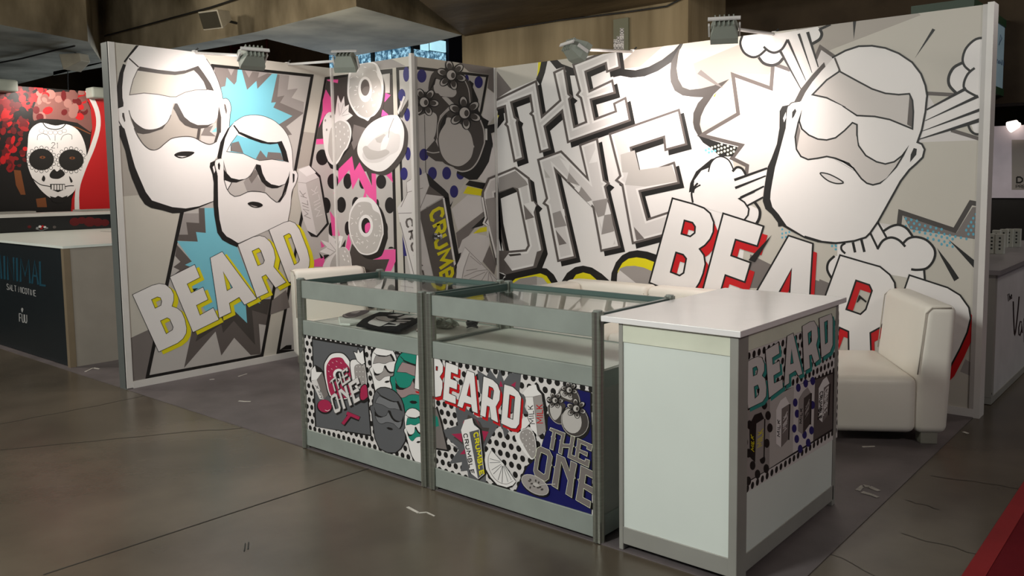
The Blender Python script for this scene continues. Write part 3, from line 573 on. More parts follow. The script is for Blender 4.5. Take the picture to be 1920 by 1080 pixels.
# ---------------- store side / door
A = aS
A.begin('background_print')
A.poly([(740, 60), (960, 60), (960, 800), (740, 800)], 'BG'); A.poly(c(C4, '640,90 1090,150 1090,470 985,390 1000,240 780,210'), 'G3')
A.poly(c(C4, '120,140 1000,242 930,640')+c(C5, '575,885 300,1000')+[(745, 500)], 'K'); A.poly(c(C4, '120,175 968,268 900,640')+c(C5, '745,580 570,860 300,1000')+[(745, 500)], 'G1')
for K, x, y, rx, ry in [(C4, 245, 255, 53, 75), (C4, 170, 460, 38, 66), (C4, 885, 325, 47, 68), (C4, 750, 290, 24, 50), (C5, 270, 300, 52, 68), (C5, 200, 500, 45, 65), (C5, 365, 510, 50, 72), (C5, 525, 508, 50, 72), (C5, 680, 520, 45, 60), (C5, 608, 715, 47, 70)]:
    q = c(K, f'{x},{y}')[0]; A.ell(q[0], q[1], rx/6, ry/6, 'N')
A.poly(c(C4, '985,395 1075,470 1075,690 1000,800 925,700'), 'w2')
A.poly(c(C5, '735,640 780,590 960,620 940,690'), 'K'); A.poly(c(C5, '760,655 930,690 910,762 710,735'), 'Y'); A.poly(c(C5, '680,740 720,700 760,655 710,735'), 'G1')
A.poly(c(C5, '1040,60 1090,40 1090,520 990,560 960,620 880,575 990,400'), 'w2')
A.poly(c(C5, '580,910 760,755 915,770 960,930 650,1150'), 'w2')
A.poly(c(C6, '630,400 940,160 955,200 655,580'), 'G3'); A.poly(c(C6, '800,355 955,210 965,260 930,320'), 'K'); A.poly(c(C6, '700,480 820,400 1000,440 1010,520 930,730 700,720 655,600'), 'w2'); A.poly(c(C6, '820,410 900,345 975,330 980,382'), 'Y'); A.poly(c(C6, '930,720 1010,540 1080,770 1060,870'), 'G3')
A.end()
A.begin('cherry_print', 'three dark cherries with blossoms')
A.poly(c(C4, '780,300 830,340 820,380 880,520 880,640 930,720 1000,760 985,810 1080,790 1080,880 1025,900 1040,1080')+c(C5, '1045,180 1000,380 930,500 870,580 780,585 640,510')+c(C4, '700,700'), 'K')
A.poly(c(C4, '350,245 440,180 560,170 720,260 790,340 810,450 800,620 700,640 600,560 520,490 400,500 320,430'), 'G5', True)
A.poly(c(C4, '400,290 500,330 560,390 620,400 635,450 600,490 540,490 430,470 380,400'), 'G1', True)
A.poly(c(C4, '330,420 390,280 410,270 390,350 350,400'), 'K')
A.poly(c(C4, '150,600 250,430 430,450 560,590 450,700 425,800 415,950 300,1080')+c(C5, '300,300 400,372 505,382 460,270 400,150'), 'G5')
A.poly(c(C4, '155,740 220,700 340,660 408,690 415,780 395,920 330,1030 290,1060 210,1000 165,900'), 'G1', True); A.stroke(c(C5, '300,262 370,280 445,270'), 1.8, 'G1', sm=True)
A.poly(c(C4, '418,900 430,780 480,690 560,640 700,690 860,710 950,850 965,1000')+c(C5, '950,170 900,340 830,450 740,490 640,480 600,440 480,380 430,200'), 'G5', True)
A.poly(c(C4, '440,930 480,790 540,720 640,770 740,840 800,920 832,1060')+c(C5, '832,200 800,330 720,410 640,430 540,390 470,300 440,180'), 'G1', True)
A.poly(c(C4, '435,930 455,800 500,700 530,690 510,790 460,870'), 'K'); A.stroke(c(C4, '420,950 430,790 490,690 560,630'), 1.6, 'G1', sm=True); A.stroke(c(C4, '720,290 770,400 790,560'), 1.6, 'G1', sm=True); A.stroke(c(C4, '890,720 940,850 950,980')+c(C5, '940,200 880,360 800,460 700,490 610,460'), 2.4, 'G1', sm=True)
def flower(A, K, x, y, r, rot=0):
    q = c(K, f'{x},{y}')[0]; r = r/K[2]
    for i in range(6):
        a = rot+i*math.pi/3; t = (q[0]+r*.62*math.cos(a), q[1]+r*.62*math.sin(a)); A.ell(t[0], t[1], r*.42, r*.30, 'K', rot=a)
        A.ell(t[0]+r*.06*math.cos(a), t[1]+r*.06*math.sin(a), r*.31, r*.20, 'G1', rot=a); A.ell(t[0]-r*.04*math.cos(a), t[1]-r*.04*math.sin(a), r*.26, r*.17, 'G5', rot=a)
    A.ell(q[0], q[1], r*.40, r*.42, 'K'); A.ell(q[0]-r*.02, q[1], r*.30, r*.33, 'G1'); A.ell(q[0]+r*.1, q[1]+r*.02, r*.14, r*.2, 'G5')
flower(A, C4, 580, 245, 165, .3); flower(A, C4, 275, 550, 160, .1); flower(A, C4, 730, 670, 185, .4)
A.stroke(c(C4, '275,690 285,1080')+c(C5, '290,490 305,890')+c(C6, '305,140 315,240'), .8, 'K')
A.end()
crumble(aS)
A = aS
A.begin('orange_slice_print', 'pale orange slice beside the carton')
A.poly(c(C6, '650,640 690,620 650,760 600,900'), 'K'); A.poly(c(C6, '735,555 990,810 1110,930 1110,1080 640,1080 630,900 650,760'), 'w2'); A.poly(c(C6, '735,555 640,760 630,1080 690,1080 700,850 780,620'), 'W')
for s in ['730,560 985,815 1100,940', '780,625 720,800 690,950', '790,660 910,760', '720,890 860,830 985,815', '745,825 870,805', '985,830 910,950', '1000,840 990,960', '1005,840 1050,960', '960,840 780,920']: A.stroke(c(C6, s), 1.2, 'G2')
A.end()
# ---------------- right wall
A = aR
A.begin('background_print', 'white cloud field and beige sky of the comic scene')
A.poly([(900, -20), (1900, -20), (1900, 820), (900, 820)], 'W')
A.poly(c(R1, '180,330 650,270 640,470 350,590 190,690'), 'BG'); A.poly(c(R1, '190,380 355,585 190,690'), 'G3')
bg = c(R4, '1085,-20 1030,200 1010,350 1030,470 1080,560 1160,590 1290,575 1430,540 1600,470 1420,660 1330,800 1280,900 1270,980 1300,1070')+c(R5, '1300,300 1250,330 1700,440 1640,600')+[(1400, 420), (1380, 600), (1400, 800), (1900, 820), (1900, -30)]
A.poly(bg, 'BG')
A.poly(c(R1, '850,240 1040,200 1250,150 1040,300 1030,350 920,300'), 'BG')
A.poly(c(R4, '410,260 560,140 700,100 1085,-10 1080,60 980,150 850,250 700,330 550,365 420,355'), 'BG'); A.poly(c(R4, '410,270 500,190 560,120 880,80 600,330 430,350'), 'BD')
A.poly(c(N1, '0,535 520,318 880,300 900,570 850,660 440,640 420,720 330,800 130,870 60,780'), 'BD'); A.poly(c(Q4, '-400,320 -330,150 900,100 1000,170 480,370 0,555 -300,690 -400,600'), 'BD')
A.poly(c(N3, '640,700 880,820 740,1080 600,1080'), 'G3'); A.poly(c(N3, '1340,980 1540,1040 1500,1200 1330,1200'), 'G3'); A.poly(c(Q7, '-20,260 100,310 0,520 -80,500'), 'G3'); A.poly(c(Q8, '1560,340 1680,390 1700,250 1620,200'), 'G2')
A.end()
A.begin('star_outline_print', 'grey jagged star outline around the bearded head')
star = c(N1, '910,560 885,825 440,650')+c(N2, '505,140 90,382 560,492 430,640 605,725 600,900')+c(Q6, '600,600 745,560 770,405 1380,615 1560,300 1680,322')+c(Q5, '1690,615 1340,500 1075,100')+c(N1, '1590,450 1430,350 1390,470 1080,600')
A.poly(star, 'w2'); A.poly(c(Q5, '1000,640 1690,615')+c(Q6, '1680,322 1560,300 1380,615 770,405 745,560 500,520 800,0'), 'BG')
for s in [c(N1, '895,560 875,815 445,660')+c(N2, '505,140 90,382 545,495 435,640 607,725 597,815'), c(N1, '925,548 1090,608'), c(N1, '1375,480 1430,350 1590,460'), c(Q5, '1070,90 1390,108'), c(Q5, '1340,505 1690,612')]: A.stroke(s, 7, 'G4')
A.poly(c(Q6, '800,450 1400,640 1580,350 1660,350 1640,715 880,600'), 'G3')
A.stroke(c(Q6, '752,560 770,408 1380,612 1562,300 1660,318'), 9, 'G5')
for j in range(9):
    for i in range(14):
        x, y = 830+i*62+(31 if j % 2 else 0), 480+j*42+i*13
        if x < 1600 and y > 455+(x-800)*.33 and y < 620+(x-880)*.42-max(0, (j-6))*20 and (x < 1380 or y < 720):
            q = c(Q6, f'{x},{y}')[0]; A.ell(q[0], q[1], 2.4, 2.8, 'c2', n=8)
for j in range(6):
    for i in range(3):
        x, y = 1510+i*55+(25 if j % 2 else 0), 430+j*45
        if x < 1630 and y > 700-(x-1400)*1.6: q = c(Q6, f'{x},{y}')[0]; A.ell(q[0], q[1], 2.4, 2.8, 'c2', n=8)
for K, s in [(N3, '1000,420 1000,468 1000,512 1042,460 1042,505 1080,450'), (N3, '1560,605 1600,600 1605,645 1640,640'), (Q6, '0,790 45,790 40,825 85,800')]:
    for q in c(K, s): A.ell(q[0], q[1], 1.9, 2.2, 'c2', n=8)
A.end()
A.begin('cloud_outline_print', 'thick dark cloud outline with yellow rim')
A.poly(c(R1, '655,260 700,260 672,400 640,460 650,350'), 'Y'); A.poly(c(R1, '695,240 765,240 730,400 680,545 630,470 668,380'), 'K'); A.poly(c(R1, '765,240 850,235 920,300 1060,350 1080,430 985,430 950,330 860,358'), 'K')
A.poly(c(R1, '195,850 212,880 200,915'), 'Y'); A.poly(c(R1, '190,815 260,800 275,930 195,1030 200,915 215,880'), 'K')
A.poly(c(R4, '420,358 550,370 700,330 850,250 980,150 1085,30 1100,40 1060,120 950,282 800,380 650,440 500,455 380,432 300,450 280,395'), 'K')
A.poly(c(R4, '1090,30 1050,120 1030,200 1010,350 1030,470 1080,560 1160,590 1290,575 1430,540 1605,468 1530,545 1430,640 1330,790 1285,890 1272,980 1300,1075')+c(R5, '1255,330 1210,250 1195,180')+c(R4, '1195,960 1200,850 1250,740 1310,675 1200,670 1080,655 990,600 945,500 938,400 950,280 1040,110'), 'G5')
A.poly(c(R5, '1250,325 1500,405 1700,455 1640,560 1500,560 1400,465 1310,405'), 'K')
A.poly(c(R4, '1245,410 1285,365 1545,575 1440,530'), 'G3'); A.poly(c(R4, '1425,665 1465,610 1440,668'), 'Y')  # grey accent: lamp glare on the mark put into its ink
for x, y in [(1340, 490), (1375, 475), (1410, 460), (1375, 515), (1410, 503), (1445, 450), (1445, 495), (1483, 437), (1483, 480), (1518, 425), (1516, 468), (1553, 458), (1588, 443), (1552, 500), (1588, 490), (1625, 475), (1660, 463), (1587, 535), (1623, 520), (1516, 513), (1483, 520), (1655, 505)]:
    q = c(R5, f'{x},{y}')[0]; A.ell(q[0], q[1], 2.2, 2.3, 'C' if x < 1450 and y > 470 else 'gl', n=9)
A.poly(c(R3, '200,840 290,880 640,790 750,800 830,870 890,980 310,985 200,960'), 'K'); A.poly(c(R3, '320,985 400,915 550,882 680,855 750,885 815,985'), 'Y'); A.poly(c(R3, '345,985 450,915 620,888 700,905 775,985'), 'G2'); A.poly(c(R3, '640,895 710,910 770,985 640,985'), 'G1')
A.poly(c(R3, '910,960 980,850 1070,785 1160,768 1260,790 1370,860 1480,960'), 'K'); A.poly(c(R3, '1020,960 1080,870 1160,845 1240,865 1350,960'), 'Y')
A.poly(c(R6, '265,1000 280,850 330,730 400,650 480,610 570,595 680,610 800,650 740,1000'), 'K'); A.poly(c(R6, '335,1000 350,830 400,740 470,690 560,675 660,690 780,735 740,1000'), 'Y'); A.poly(c(R6, '335,1000 345,860 375,800 440,775 540,770 640,790 735,830 715,1000'), 'G2'); A.poly(c(R6, '335,1000 345,860 372,820 600,1000'), 'w2')
A.poly(c(R3, '255,920 275,885 290,895'), 'W')
A.end()
THE = c(R1, '150,708 640,475 705,870 890,705 820,390 955,325 1005,630 1050,665 1015,700 1070,990 1180,945 1125,690 1075,650 1110,600 1035,300 1550,95 1585,345 1420,402 1405,308 1200,395 1240,590 1495,470 1530,630 1260,710 1300,905 1515,825 1495,740 1645,665 1700,940 980,1195 915,850 740,1005 800,1265 670,1305 585,890 550,860 580,830 555,670 365,740 400,890 440,920 425,960 500,1365 378,1410 300,1010 270,980 290,950 270,790 150,830')
ON_O = (c(R1, '90,1580 395,1455 560,1580 600,1830 655,1880 620,1920 715,2390 635,2590 280,2670 180,2560 90,2140 35,2090 65,2040 20,1800 20,1740'), c(R1, '185,1765 370,1690 410,1720 535,2340 510,2385 345,2400 290,2400 215,2050'))
ON_N = c(R1, '640,1370 915,1270 1195,1560 1110,1205 1325,1125 1405,1600 1465,1640 1420,1685 1585,2365 1355,2415 1265,1920 865,1520 1085,2480 870,2530 750,1905 700,1870 740,1810')
ON_E = c(R1, '1445,1080 2245,800 2335,1210 2075,1280 2060,1135 1710,1250 1775,1545 2190,1395 2250,1645 1810,1740 1890,2035 2160,1945 2220,2195 1710,2330 1590,1665 1515,1610 1565,1555')
def the_one(A, full=True):
    A.begin('the_one_lettering', 'large faceted grey THE ONE lettering with black shadow')
    items = [(THE, []), (ON_O[0], [ON_O[1]]), (ON_N, []), (ON_E, [])] if full else [(ON_O[0], [ON_O[1]])]
    for p, hs in items:
        A.poly(shift(p, 8, 8), 'K', holes=[shift(h, 8, 8) for h in hs]); 
    for p, hs in items:
        A.poly(p, 'G4', holes=hs); A.poly(inset(p, 4.2), 'W', holes=[inset(h, -4.2) for h in hs]); A.poly(inset(p, 8), 'w2', holes=[inset(h, -8) for h in hs])
    if full:
        for K, s, k in [(R2, '1000,740 1125,890 975,840', 'G2'), (R2, '1060,915 1130,885 1110,970', 'W'), (R2, '1140,900 1260,1050 1200,1075 1110,975', 'G2'), (R2, '1300,470 1320,620 1225,640', 'W'), (R2, '890,570 1010,640 1000,740', 'W'), (R2, '720,700 790,800 735,800', 'G1'), (R3, '490,80 610,225 510,255', 'G3'), (R3, '490,75 600,45 630,90 600,180', 'W'), (R3, '815,180 905,150 975,320 840,345', 'G2'), (R3, '850,365 975,520 890,540', 'G3'), (R3, '910,140 945,130 960,215', 'W'), (R3, '1200,50 1270,40 1250,100', 'W'),
                        (R3, '1262,45 1440,10 1400,200 1325,225', 'G2'), (R3, '1400,200 1475,190 1510,380 1365,420', 'G2'), (R3, '1440,60 1475,185 1405,200', 'W'), (R3, '1330,225 1395,210 1370,340', 'W'), (R3, '1365,420 1515,385 1525,440 1490,560 1370,585', 'W'), (R3, '1730,330 1850,465 1760,485', 'G3'), (R3, '640,612 705,590 640,780 600,770', 'G4'), (R3, '215,600 345,602 270,700 365,830 300,865 215,840', 'G4'), (R2, '210,800 400,720 520,840 540,880 430,920 370,905 210,960', 'G2'), (R5, '470,730 960,660 1020,840 660,900 430,880', 'G1'), (R5, '890,160 1030,320 920,360', 'W'), (R5, '380,540 540,490 600,740 400,740', 'G1'), (R3, '315,640 455,630 465,650 340,665', 'G5')]: A.poly(c(K, s), k)
    else:
        A.poly(c(C5, '960,820 1090,780 1090,1000 1000,1050'), 'G2'); A.poly(c(C6, '960,20 1000,290 1080,640 1090,300 1060,0'), 'G2'); A.stroke(c(C6, '925,0 965,230 940,290 1000,330 1085,680'), 3.2, 'W')
    A.end()
the_one(aR); the_one(aS, False)
A = aR
# smoke puffs
A.begin('smoke_puff_print', 'white smoke puffs and rays around the bearded head')
A.poly(c(N1, '550,215 525,320 580,420 680,465 735,455 790,530 880,555 960,530 1000,470 1205,815 1400,580 1335,320 1420,260 1440,190 1400,120 1000,190'), 'W')
for s, w in [('552,220 528,310 570,410 660,462 740,445 815,380', 4.5), ('790,345 850,395 920,412 1000,370 1060,265', 4.5), ('735,465 790,530 880,555 960,530 1010,475', 5.5), ('1420,145 1445,200 1420,262 1340,312', 5.5)]: A.stroke(c(N1, s), w, 'K', sm=True)
for s, w in [('1060,265 1265,725', (5, 1)), ('980,400 1210,820', (5, 1.5)), ('1185,200 1335,640', (5, 1)), ('1285,180 1405,575', (6, 2)), ('1420,150 1545,95', (5, 4))]: A.stroke(c(N1, s), w, 'K')
A.poly(c(R5, '1155,965 1180,840 1230,740 1380,650 1440,580 1520,560 1600,600 1650,700 1700,670 1760,710 1800,775')+c(N2, '835,750 790,1000')+c(N3, '780,70 640,150 745,200 740,290 710,355 570,320')+c(R6, '1600,200 1200,80'), 'W')
A.poly(c(R5, '1150,965 1165,860 1230,730 1400,590 1520,555 1390,680 1290,720 1210,830 1210,950'), 'K')
A.poly(c(R5, '1370,740 1395,640 1450,580 1520,565 1590,600 1640,680 1650,740 1500,800 1300,960 1210,960 1205,860 1260,760'), 'W')
for s, w in [('1370,735 1395,640 1450,578 1520,562 1595,600 1640,680 1652,720', 2.5), ('1640,730 1690,682 1750,700 1795,775', 4.5), ('1200,970 1215,920 1280,880', 3)]: A.stroke(c(R5, s), w, 'K', sm=True)
A.stroke(c(R6, '1195,60 1180,-40 1200,-100 1250,-160'), 3.5, 'K', sm=True)
for K, s, w in [(N2, '460,885 832,752', (5, 4)), (N2, '470,975 815,838', (5, 2.5)), (N2, '530,1085 795,955', (5, 3))]: A.stroke(c(K, s), w, 'K')
A.stroke(c(N3, '690,-5 515,75 575,115 625,190 615,260 570,318'), 3, 'K'); A.stroke(c(N3, '785,58 605,155'), 3.2, 'K'); A.stroke(c(N3, '690,115 745,200 742,290 708,358'), 5, 'K', sm=True)
A.poly(c(Q6, '60,760 430,640 520,510 600,600 740,550 860,610 910,690 1050,700 1150,790 1165,880 1130,980 1040,1050 1060,1180 300,1050 60,900'), 'W')
for s, w in [('512,515 612,690', 4), ('430,640 515,815', 4), ]: A.stroke(c(Q6, s), w, 'K')
for s, w in [('510,825 570,730 660,692 750,720 825,795', 4.5), ('800,758 860,702 950,686 1060,720 1140,800 1160,880 1130,970 1060,1040 960,1056 890,1050', 4.5), ('580,620 660,570 750,550 840,590 910,685', 4.5), ('150,755 108,785 108,830 150,872', 4)]: A.stroke(c(Q6, s), w, 'K', sm=True)
for s in ['235,745 260,860', '330,715 365,855']: A.stroke(c(Q6, s), 5, 'K')
A.poly(c(Q7, '150,0 90,50 60,130 110,250 210,0'), 'W'); A.stroke(c(Q7, '115,250 68,160 80,70 150,0'), 4.5, 'K', sm=True); A.stroke(c(Q7, '1155,150 1165,275'), 4, 'K')
A.poly(c(Q6, '1180,808 1330,1000')+c(Q7, '1550,250 1495,285 1340,0'), 'K'); A.poly(c(Q6, '1308,712 1610,955 1605,1045'), 'K')
A.poly(c(Q4, '235,240 272,240 245,445'), 'K'); A.poly(c(Q4, '930,658 1130,320 1162,335'), 'K'); A.poly(c(Q6, '1633,10 1655,-25 1655,50'), 'K')
A.poly(c(Q4, '1760,420 1600,450 1500,550 1470,690 1370,760 1310,880 1330,980 1400,1045')+c(Q5, '1400,80 1060,280 980,605 1560,430 1600,530 1700,545 1700,0'), 'W')
for K, s, w in [(Q4, '1750,424 1620,440 1510,540 1470,660 1490,740 1555,800', 4.5), (Q4, '1470,705 1370,760 1315,860 1320,960 1400,1050', 5.5), (Q4, '1605,765 1530,830 1485,930 1500,1010 1640,1090', 4.5), (Q5, '1530,440 1560,510 1620,550 1690,545', 4.5)]: A.stroke(c(K, s), w, 'K', sm=True)
for s, w in [('1510,35 1065,275', (6, 3)), ('1645,122 1045,400', (6, 1)), ('1700,262 1015,515', (6, 1)), ('1700,380 975,608', (8, 1.5))]: A.stroke(c(Q5, s), w, 'K')
A.end()
A.begin('bearded_head_print', 'white bearded head with sunglasses and smoke rays on right wall')
A.poly(c(N1, '1470,520 1340,660 1210,820 1135,965 1280,990 1500,620'), 'G5')  # black band printed brownish grey, with the lamp glare in its colour
A.poly(c(N2, '1075,40 1000,55 970,110 968,300 940,480 880,640 835,740 800,960 785,1085')+c(N3, '780,100 810,190 880,250 950,345 955,390 1000,382 1100,440 1250,520 1400,565 1560,585 1680,578 1600,500 1100,250')+c(N2, '1000,800 1100,300'), 'K')
hd = c(Q4, '0,650 150,570 300,520 450,515 600,540 750,600 900,700 1000,830 1050,960 1070,1080')+c(Q5, '1065,150 1050,300 1010,500 960,640 1010,660 1042,720 1020,810 950,880 870,950 770,1080')+c(Q6, '520,510 430,640 380,690 250,730 100,750')+c(N3, '1600,575 1450,560 1250,500 1050,380 960,250 890,170 865,80')+c(N2, '870,1020 890,900 920,740 960,600 1040,300 1055,100 1065,60 1110,20 1200,0')+c(N1, '1210,960 1260,860 1340,740 1440,620 1560,490')
A.poly(hd, 'W'); A.stroke(hd[:28], 3.6, 'K'); A.poly(c(N2, '1010,190 1040,120 1045,180 1020,235'), 'W')
fw = c(N1, '1640,625 1500,720 1340,885 1500,920 1700,1020')+c(Q5, '130,240 280,340 480,350 650,385 905,490 915,300 905,170 870,95')+c(Q4, '750,1065 600,1050 450,1000 300,920 80,800')
A.poly(fw, 'g0'); A.poly(c(Q5, '872,110 905,200 910,480 845,440'), 'G4'); A.stroke(fw, 3.2, 'K', closed=True); A.stroke(c(N1, '1590,470 1650,620'), 3.5, 'G5')
ch = c(N2, '1222,90 1190,220 1220,310 1300,380 1400,425 1500,435 1600,410 1700,330 1790,240 1840,262 1840,380 1860,480')+c(Q5, '275,560 300,680 380,790 500,860 600,885 700,860 790,790 865,675 800,790 720,920 600,1060')+c(Q6, '620,20 540,80 460,100 390,80 330,30')+c(Q5, '330,1050 240,930 130,860 0,815')+c(N2, '1830,790 1750,700 1600,640 1500,620 1400,640 1290,655 1210,620 1160,540 1145,400 1180,240')
A.poly(ch, 'g0'); A.poly(c(N2, '1185,250 1205,330 1165,530 1148,400'), 'G3'); A.stroke(ch, 3, 'K', closed=True)
mo = c(N2, '1430,805 1540,825 1685,908 1620,925 1530,900 1460,850'); A.poly(mo, 'w2', True); A.stroke(mo, 2.4, 'K', closed=True, sm=True)
A.poly(c(N2, '1110,195 1112,120 1145,82 1158,110 1130,170'), 'K'); A.poly(c(Q5, '878,865 885,780 920,705 955,715 948,780'), 'K')
A.stroke(c(N2, '1075,50 1110,15 1200,0'), 2, 'G5', sm=True)
A.end()
BEARD_R = [(c(R6, '965,10 1200,75 1320,120 1390,180 1430,280 1425,390 1390,470 1330,540 1270,580 1320,650 1335,750 1310,860 1270,960 1215,1045 1100,1120 705,960'), [c(R6, '1100,260 1190,285 1220,330 1215,400 1165,440 1065,410'), c(R6, '1005,620 1085,645 1120,690 1090,850 1045,880 945,840')]),
 (c(R6, '1535,180 1990,325 1920,550 1675,475 1625,655 1845,735 1780,955 1560,875 1490,1120 1700,1190 1650,1330 1260,1210'), []),
 (c(N3, '1070,490 1345,580 1290,1500 1050,1450 1060,1300 930,1270 860,1400 560,1380'), [c(N3, '1105,865 960,1140 1080,1170')]),
 (c(Q7, '210,-10 500,75 660,120 770,210 825,300 835,400 790,540 730,700 670,800 550,865 560,1100 560,1300 310,1300 305,850 205,805 60,1200 -200,1120'), [c(Q7, '390,275 540,325 570,390 500,600 440,655 280,600')]),
 (c(Q7, '990,215 1420,355 1560,440 1660,580 1680,700 1640,860 1560,1040 1450,1250 1200,1500 600,1350'), [c(Q7, '1100,560 1300,620 1200,1000 1000,950')])]
A.begin('beard_lettering', 'white BEARD lettering with red shadow on right wall'); letters(A, BEARD_R, 'W', 'R', (7.5, 17), 'K', 3.2)
A.poly(c(N3, '620,765 685,690 880,485 780,650 690,790'), 'K'); A.poly(c(Q7, '425,435 510,510 500,525 440,480 410,520 395,525'), 'K'); A.end()
# ================================================================== DISPLAY COUNTERS
M_metal = mat('brushed_aluminium', (158, 160, 150), rough=.3, metal=.8, var=.08, scale=4, stretch=(1, 1, 30))
M_rail = mat('satin_aluminium_rail', (142, 148, 142), rough=.45, metal=.15, var=.07, scale=9)
M_slot = mat('profile_groove', (30, 32, 30), rough=.6)
M_glass = thin_glass('clear_glass', (252, 254, 253), 1.5)
M_glass2 = thin_glass('thick_glass', (251, 254, 252), 1.6)
M_edge = mat('green_glass_edge', (74, 92, 88), rough=.3, var=.05)
M_shelf = mat('pale_shelf_board', (212, 212, 204), rough=.35, var=.05)
M_white = mat('white_laminate', (214, 220, 214), rough=.38, var=.03, scale=2)
M_cream = mat('cream_strip', (212, 214, 196), rough=.5, var=.08, scale=5)
M_grey = mat('grey_aluminium_face', (150, 148, 142), rough=.5, metal=.2, var=.06)
def post_prof(mb, x, y, z0, z1, r=.025):
    n = 16; P = [(x+(r if i % 2 == 0 else r*.8)*math.cos(2*math.pi*i/n), y+(r if i % 2 == 0 else r*.8)*math.sin(2*math.pi*i/n)) for i in range(n)]
    return mb.prism(P, z0, z1)
ZT = .955; DEP = .56
def showcase(x0, x1, label):
    t = empty('display_case', ((x0+x1)/2, DEP/2, 0), 0, label, 'display case', 'glass display cases of the counter')
    for x in (x0, x1):
        for y in (.0, DEP):
            p = post_prof(MB(), x, y, .004, ZT+.004).build('post', M_metal, t)
            MB().cyl((x, y, ZT+.004), (x, y, ZT+.009), .019, 12).build('end_cap', M_rail, p)
    a, b = x0+.02, x1-.02
    def rail(n, p, q, m=M_rail): return MB().box(p, q).build(n, m, t, bevel=.002, seg=1)
    rail('front_rail', (a, -.012, .855), (b, .012, ZT-.004)); rail('front_rail', (a, -.012, .65), (b, .012, .73)); rail('bottom_rail', (a, -.012, .02), (b, .012, .112))
    rail('back_rail', (a, DEP-.01, .925), (b, DEP+.01, ZT-.004), M_edge); rail('back_rail', (a, DEP-.01, .66), (b, DEP+.01, .715)); rail('back_rail', (a, DEP-.01, .02), (b, DEP+.01, .11))
    for x in (x0, x1):
        rail('side_rail', (x-.01, .02, .905), (x+.01, DEP-.02, ZT-.004), M_edge); rail('side_rail', (x-.01, .02, .64), (x+.01, DEP-.02, .711)); rail('side_rail', (x-.01, .02, .02), (x+.01, DEP-.02, .11))
        MB().box((x-.005, .02, .11), (x+.005, DEP-.02, .64)).build('side_panel', M_grey, t)
    MB().box((a, -.004, .11), (b, .004, .652)).build('front_panel', M_white, t)
    MB().box((a, DEP-.004, .11), (b, DEP+.004, .66)).build('back_panel', M_white, t)
    MB().box((x0+.012, .012, .695), (x1-.012, DEP-.012, .712)).build('shelf', M_shelf, t)
    MB().box((x0+.012, .014, .926), (x1-.012, DEP-.012, .932)).build('top_pane', M_glass2, t)
    MB().box((a, -.0025, .73), (b, .0025, .855)).build('front_pane', M_glass, t)
    return t
U0, U1, U2, U3 = 2.195, 3.180, 3.238, 4.215
sc1 = showcase(U0, U1, 'glass topped display case holding shirts and sunglasses')
sc2 = showcase(U2, U3, 'empty glass topped display case beside the white counter')
D1, D2, E1, E2, E3, E4, G1, G2 = (570, 610, 8), (570, 725, 8), (800, 650, 8), (800, 770, 8), (940, 700, 9), (940, 790, 5.143), (1380, 580, 6), (1380, 690, 4.32)
pY = -.0045
a1 = Art(1, pY, -1, region([(U0+.022, pY, .112), (U1-.022, pY, .112), (U1-.022, pY, .65), (U0+.022, pY, .65)]), sc1, base=.0002)
a2 = Art(1, pY, -1, region([(U2+.022, pY, .112), (U3-.022, pY, .112), (U3-.022, pY, .65), (U2+.022, pY, .65)]), sc2, base=.0002)
def dots(A, org, du, dv, nu, nv, rad, key='K'):
    """hexagonal dot grid laid out in metres on the panel"""
    for j in range(nv):
        for i in range(nu):
            o = Vector(org)+Vector(du)*(i+(.5 if j % 2 else 0))+Vector(dv)*j
            A._emit([proj(o+Vector(du).normalized()*rad*math.cos(2*math.pi*k/10)+Vector(dv).normalized()*rad*math.sin(2*math.pi*k/10)) for k in range(10)], key)
def affine(src, dst):
    M = Matrix([[s[0], s[1], 1] for s in src]).inverted(); ax_ = M @ Vector([d[0] for d in dst]); ay_ = M @ Vector([d[1] for d in dst])
    return lambda P: [(ax_[0]*x+ax_[1]*y+ax_[2], ay_[0]*x+ay_[1]*y+ay_[2]) for x, y in P]
def pt(K, s): return c(K, s)[0]
HDT = c(L4, '425,180 480,110 580,50 690,33 800,45 920,95 1020,180 1080,270 1120,400 1132,520 1140,655 1165,658 1190,710 1170,800 1125,900 1108,1080 1080,1300 950,1500 800,1620 600,1640 400,1560 310,1330 295,1080 290,720 255,600 265,540 330,520 342,450 372,300')
HD_fr2 = c(L4, '470,150 545,225')
def mini_head(A, label, src, dst, fill, win, lw):
    F = affine(src, dst); A.begin('bearded_head_print', label)
    A.poly(inset(F(HDT), -1.5*lw), 'K'); A.poly(F(HDT), fill); A.poly(F(HD_win), win); A.stroke(F(HD_win), lw*.6, 'K', closed=True); A.poly(F(HD_fr), 'K'); A.stroke(F(HD_fr2), lw, 'K')
    A.poly(F(HD_ch), win); A.stroke(F(HD_ch), lw*.6, 'K', closed=True)
    for p in (HD_b1, HD_b2, HD_b3, HD_mo): A.poly(F(p), 'K')
    A.end()
TOP_, EAR_, CHIN_ = pt(L4, '690,33'), pt(L4, '262,600'), pt(L4, '600,1640'); LB_, BR_, MO_ = pt(L4, '500,765'), pt(L4, '725,590'), pt(L4, '710,1040')
def mini_one(A, label, src, dst, fill, rim, sh, rw):
    F = affine(src, dst); A.begin('the_one_lettering', label)
    its = [(THE, []), (ON_O[0], [ON_O[1]]), (ON_N, []), (ON_E, [])]
    for p, hs in its: A.poly(shift(F(p), 2.2, 2.6), sh, holes=[shift(F(h), 2.2, 2.6) for h in hs])
    for p, hs in its: A.poly(F(p), rim, holes=[F(h) for h in hs]); A.poly(inset(F(p), rw), fill, holes=[inset(F(h), -rw) for h in hs])
    A.end()
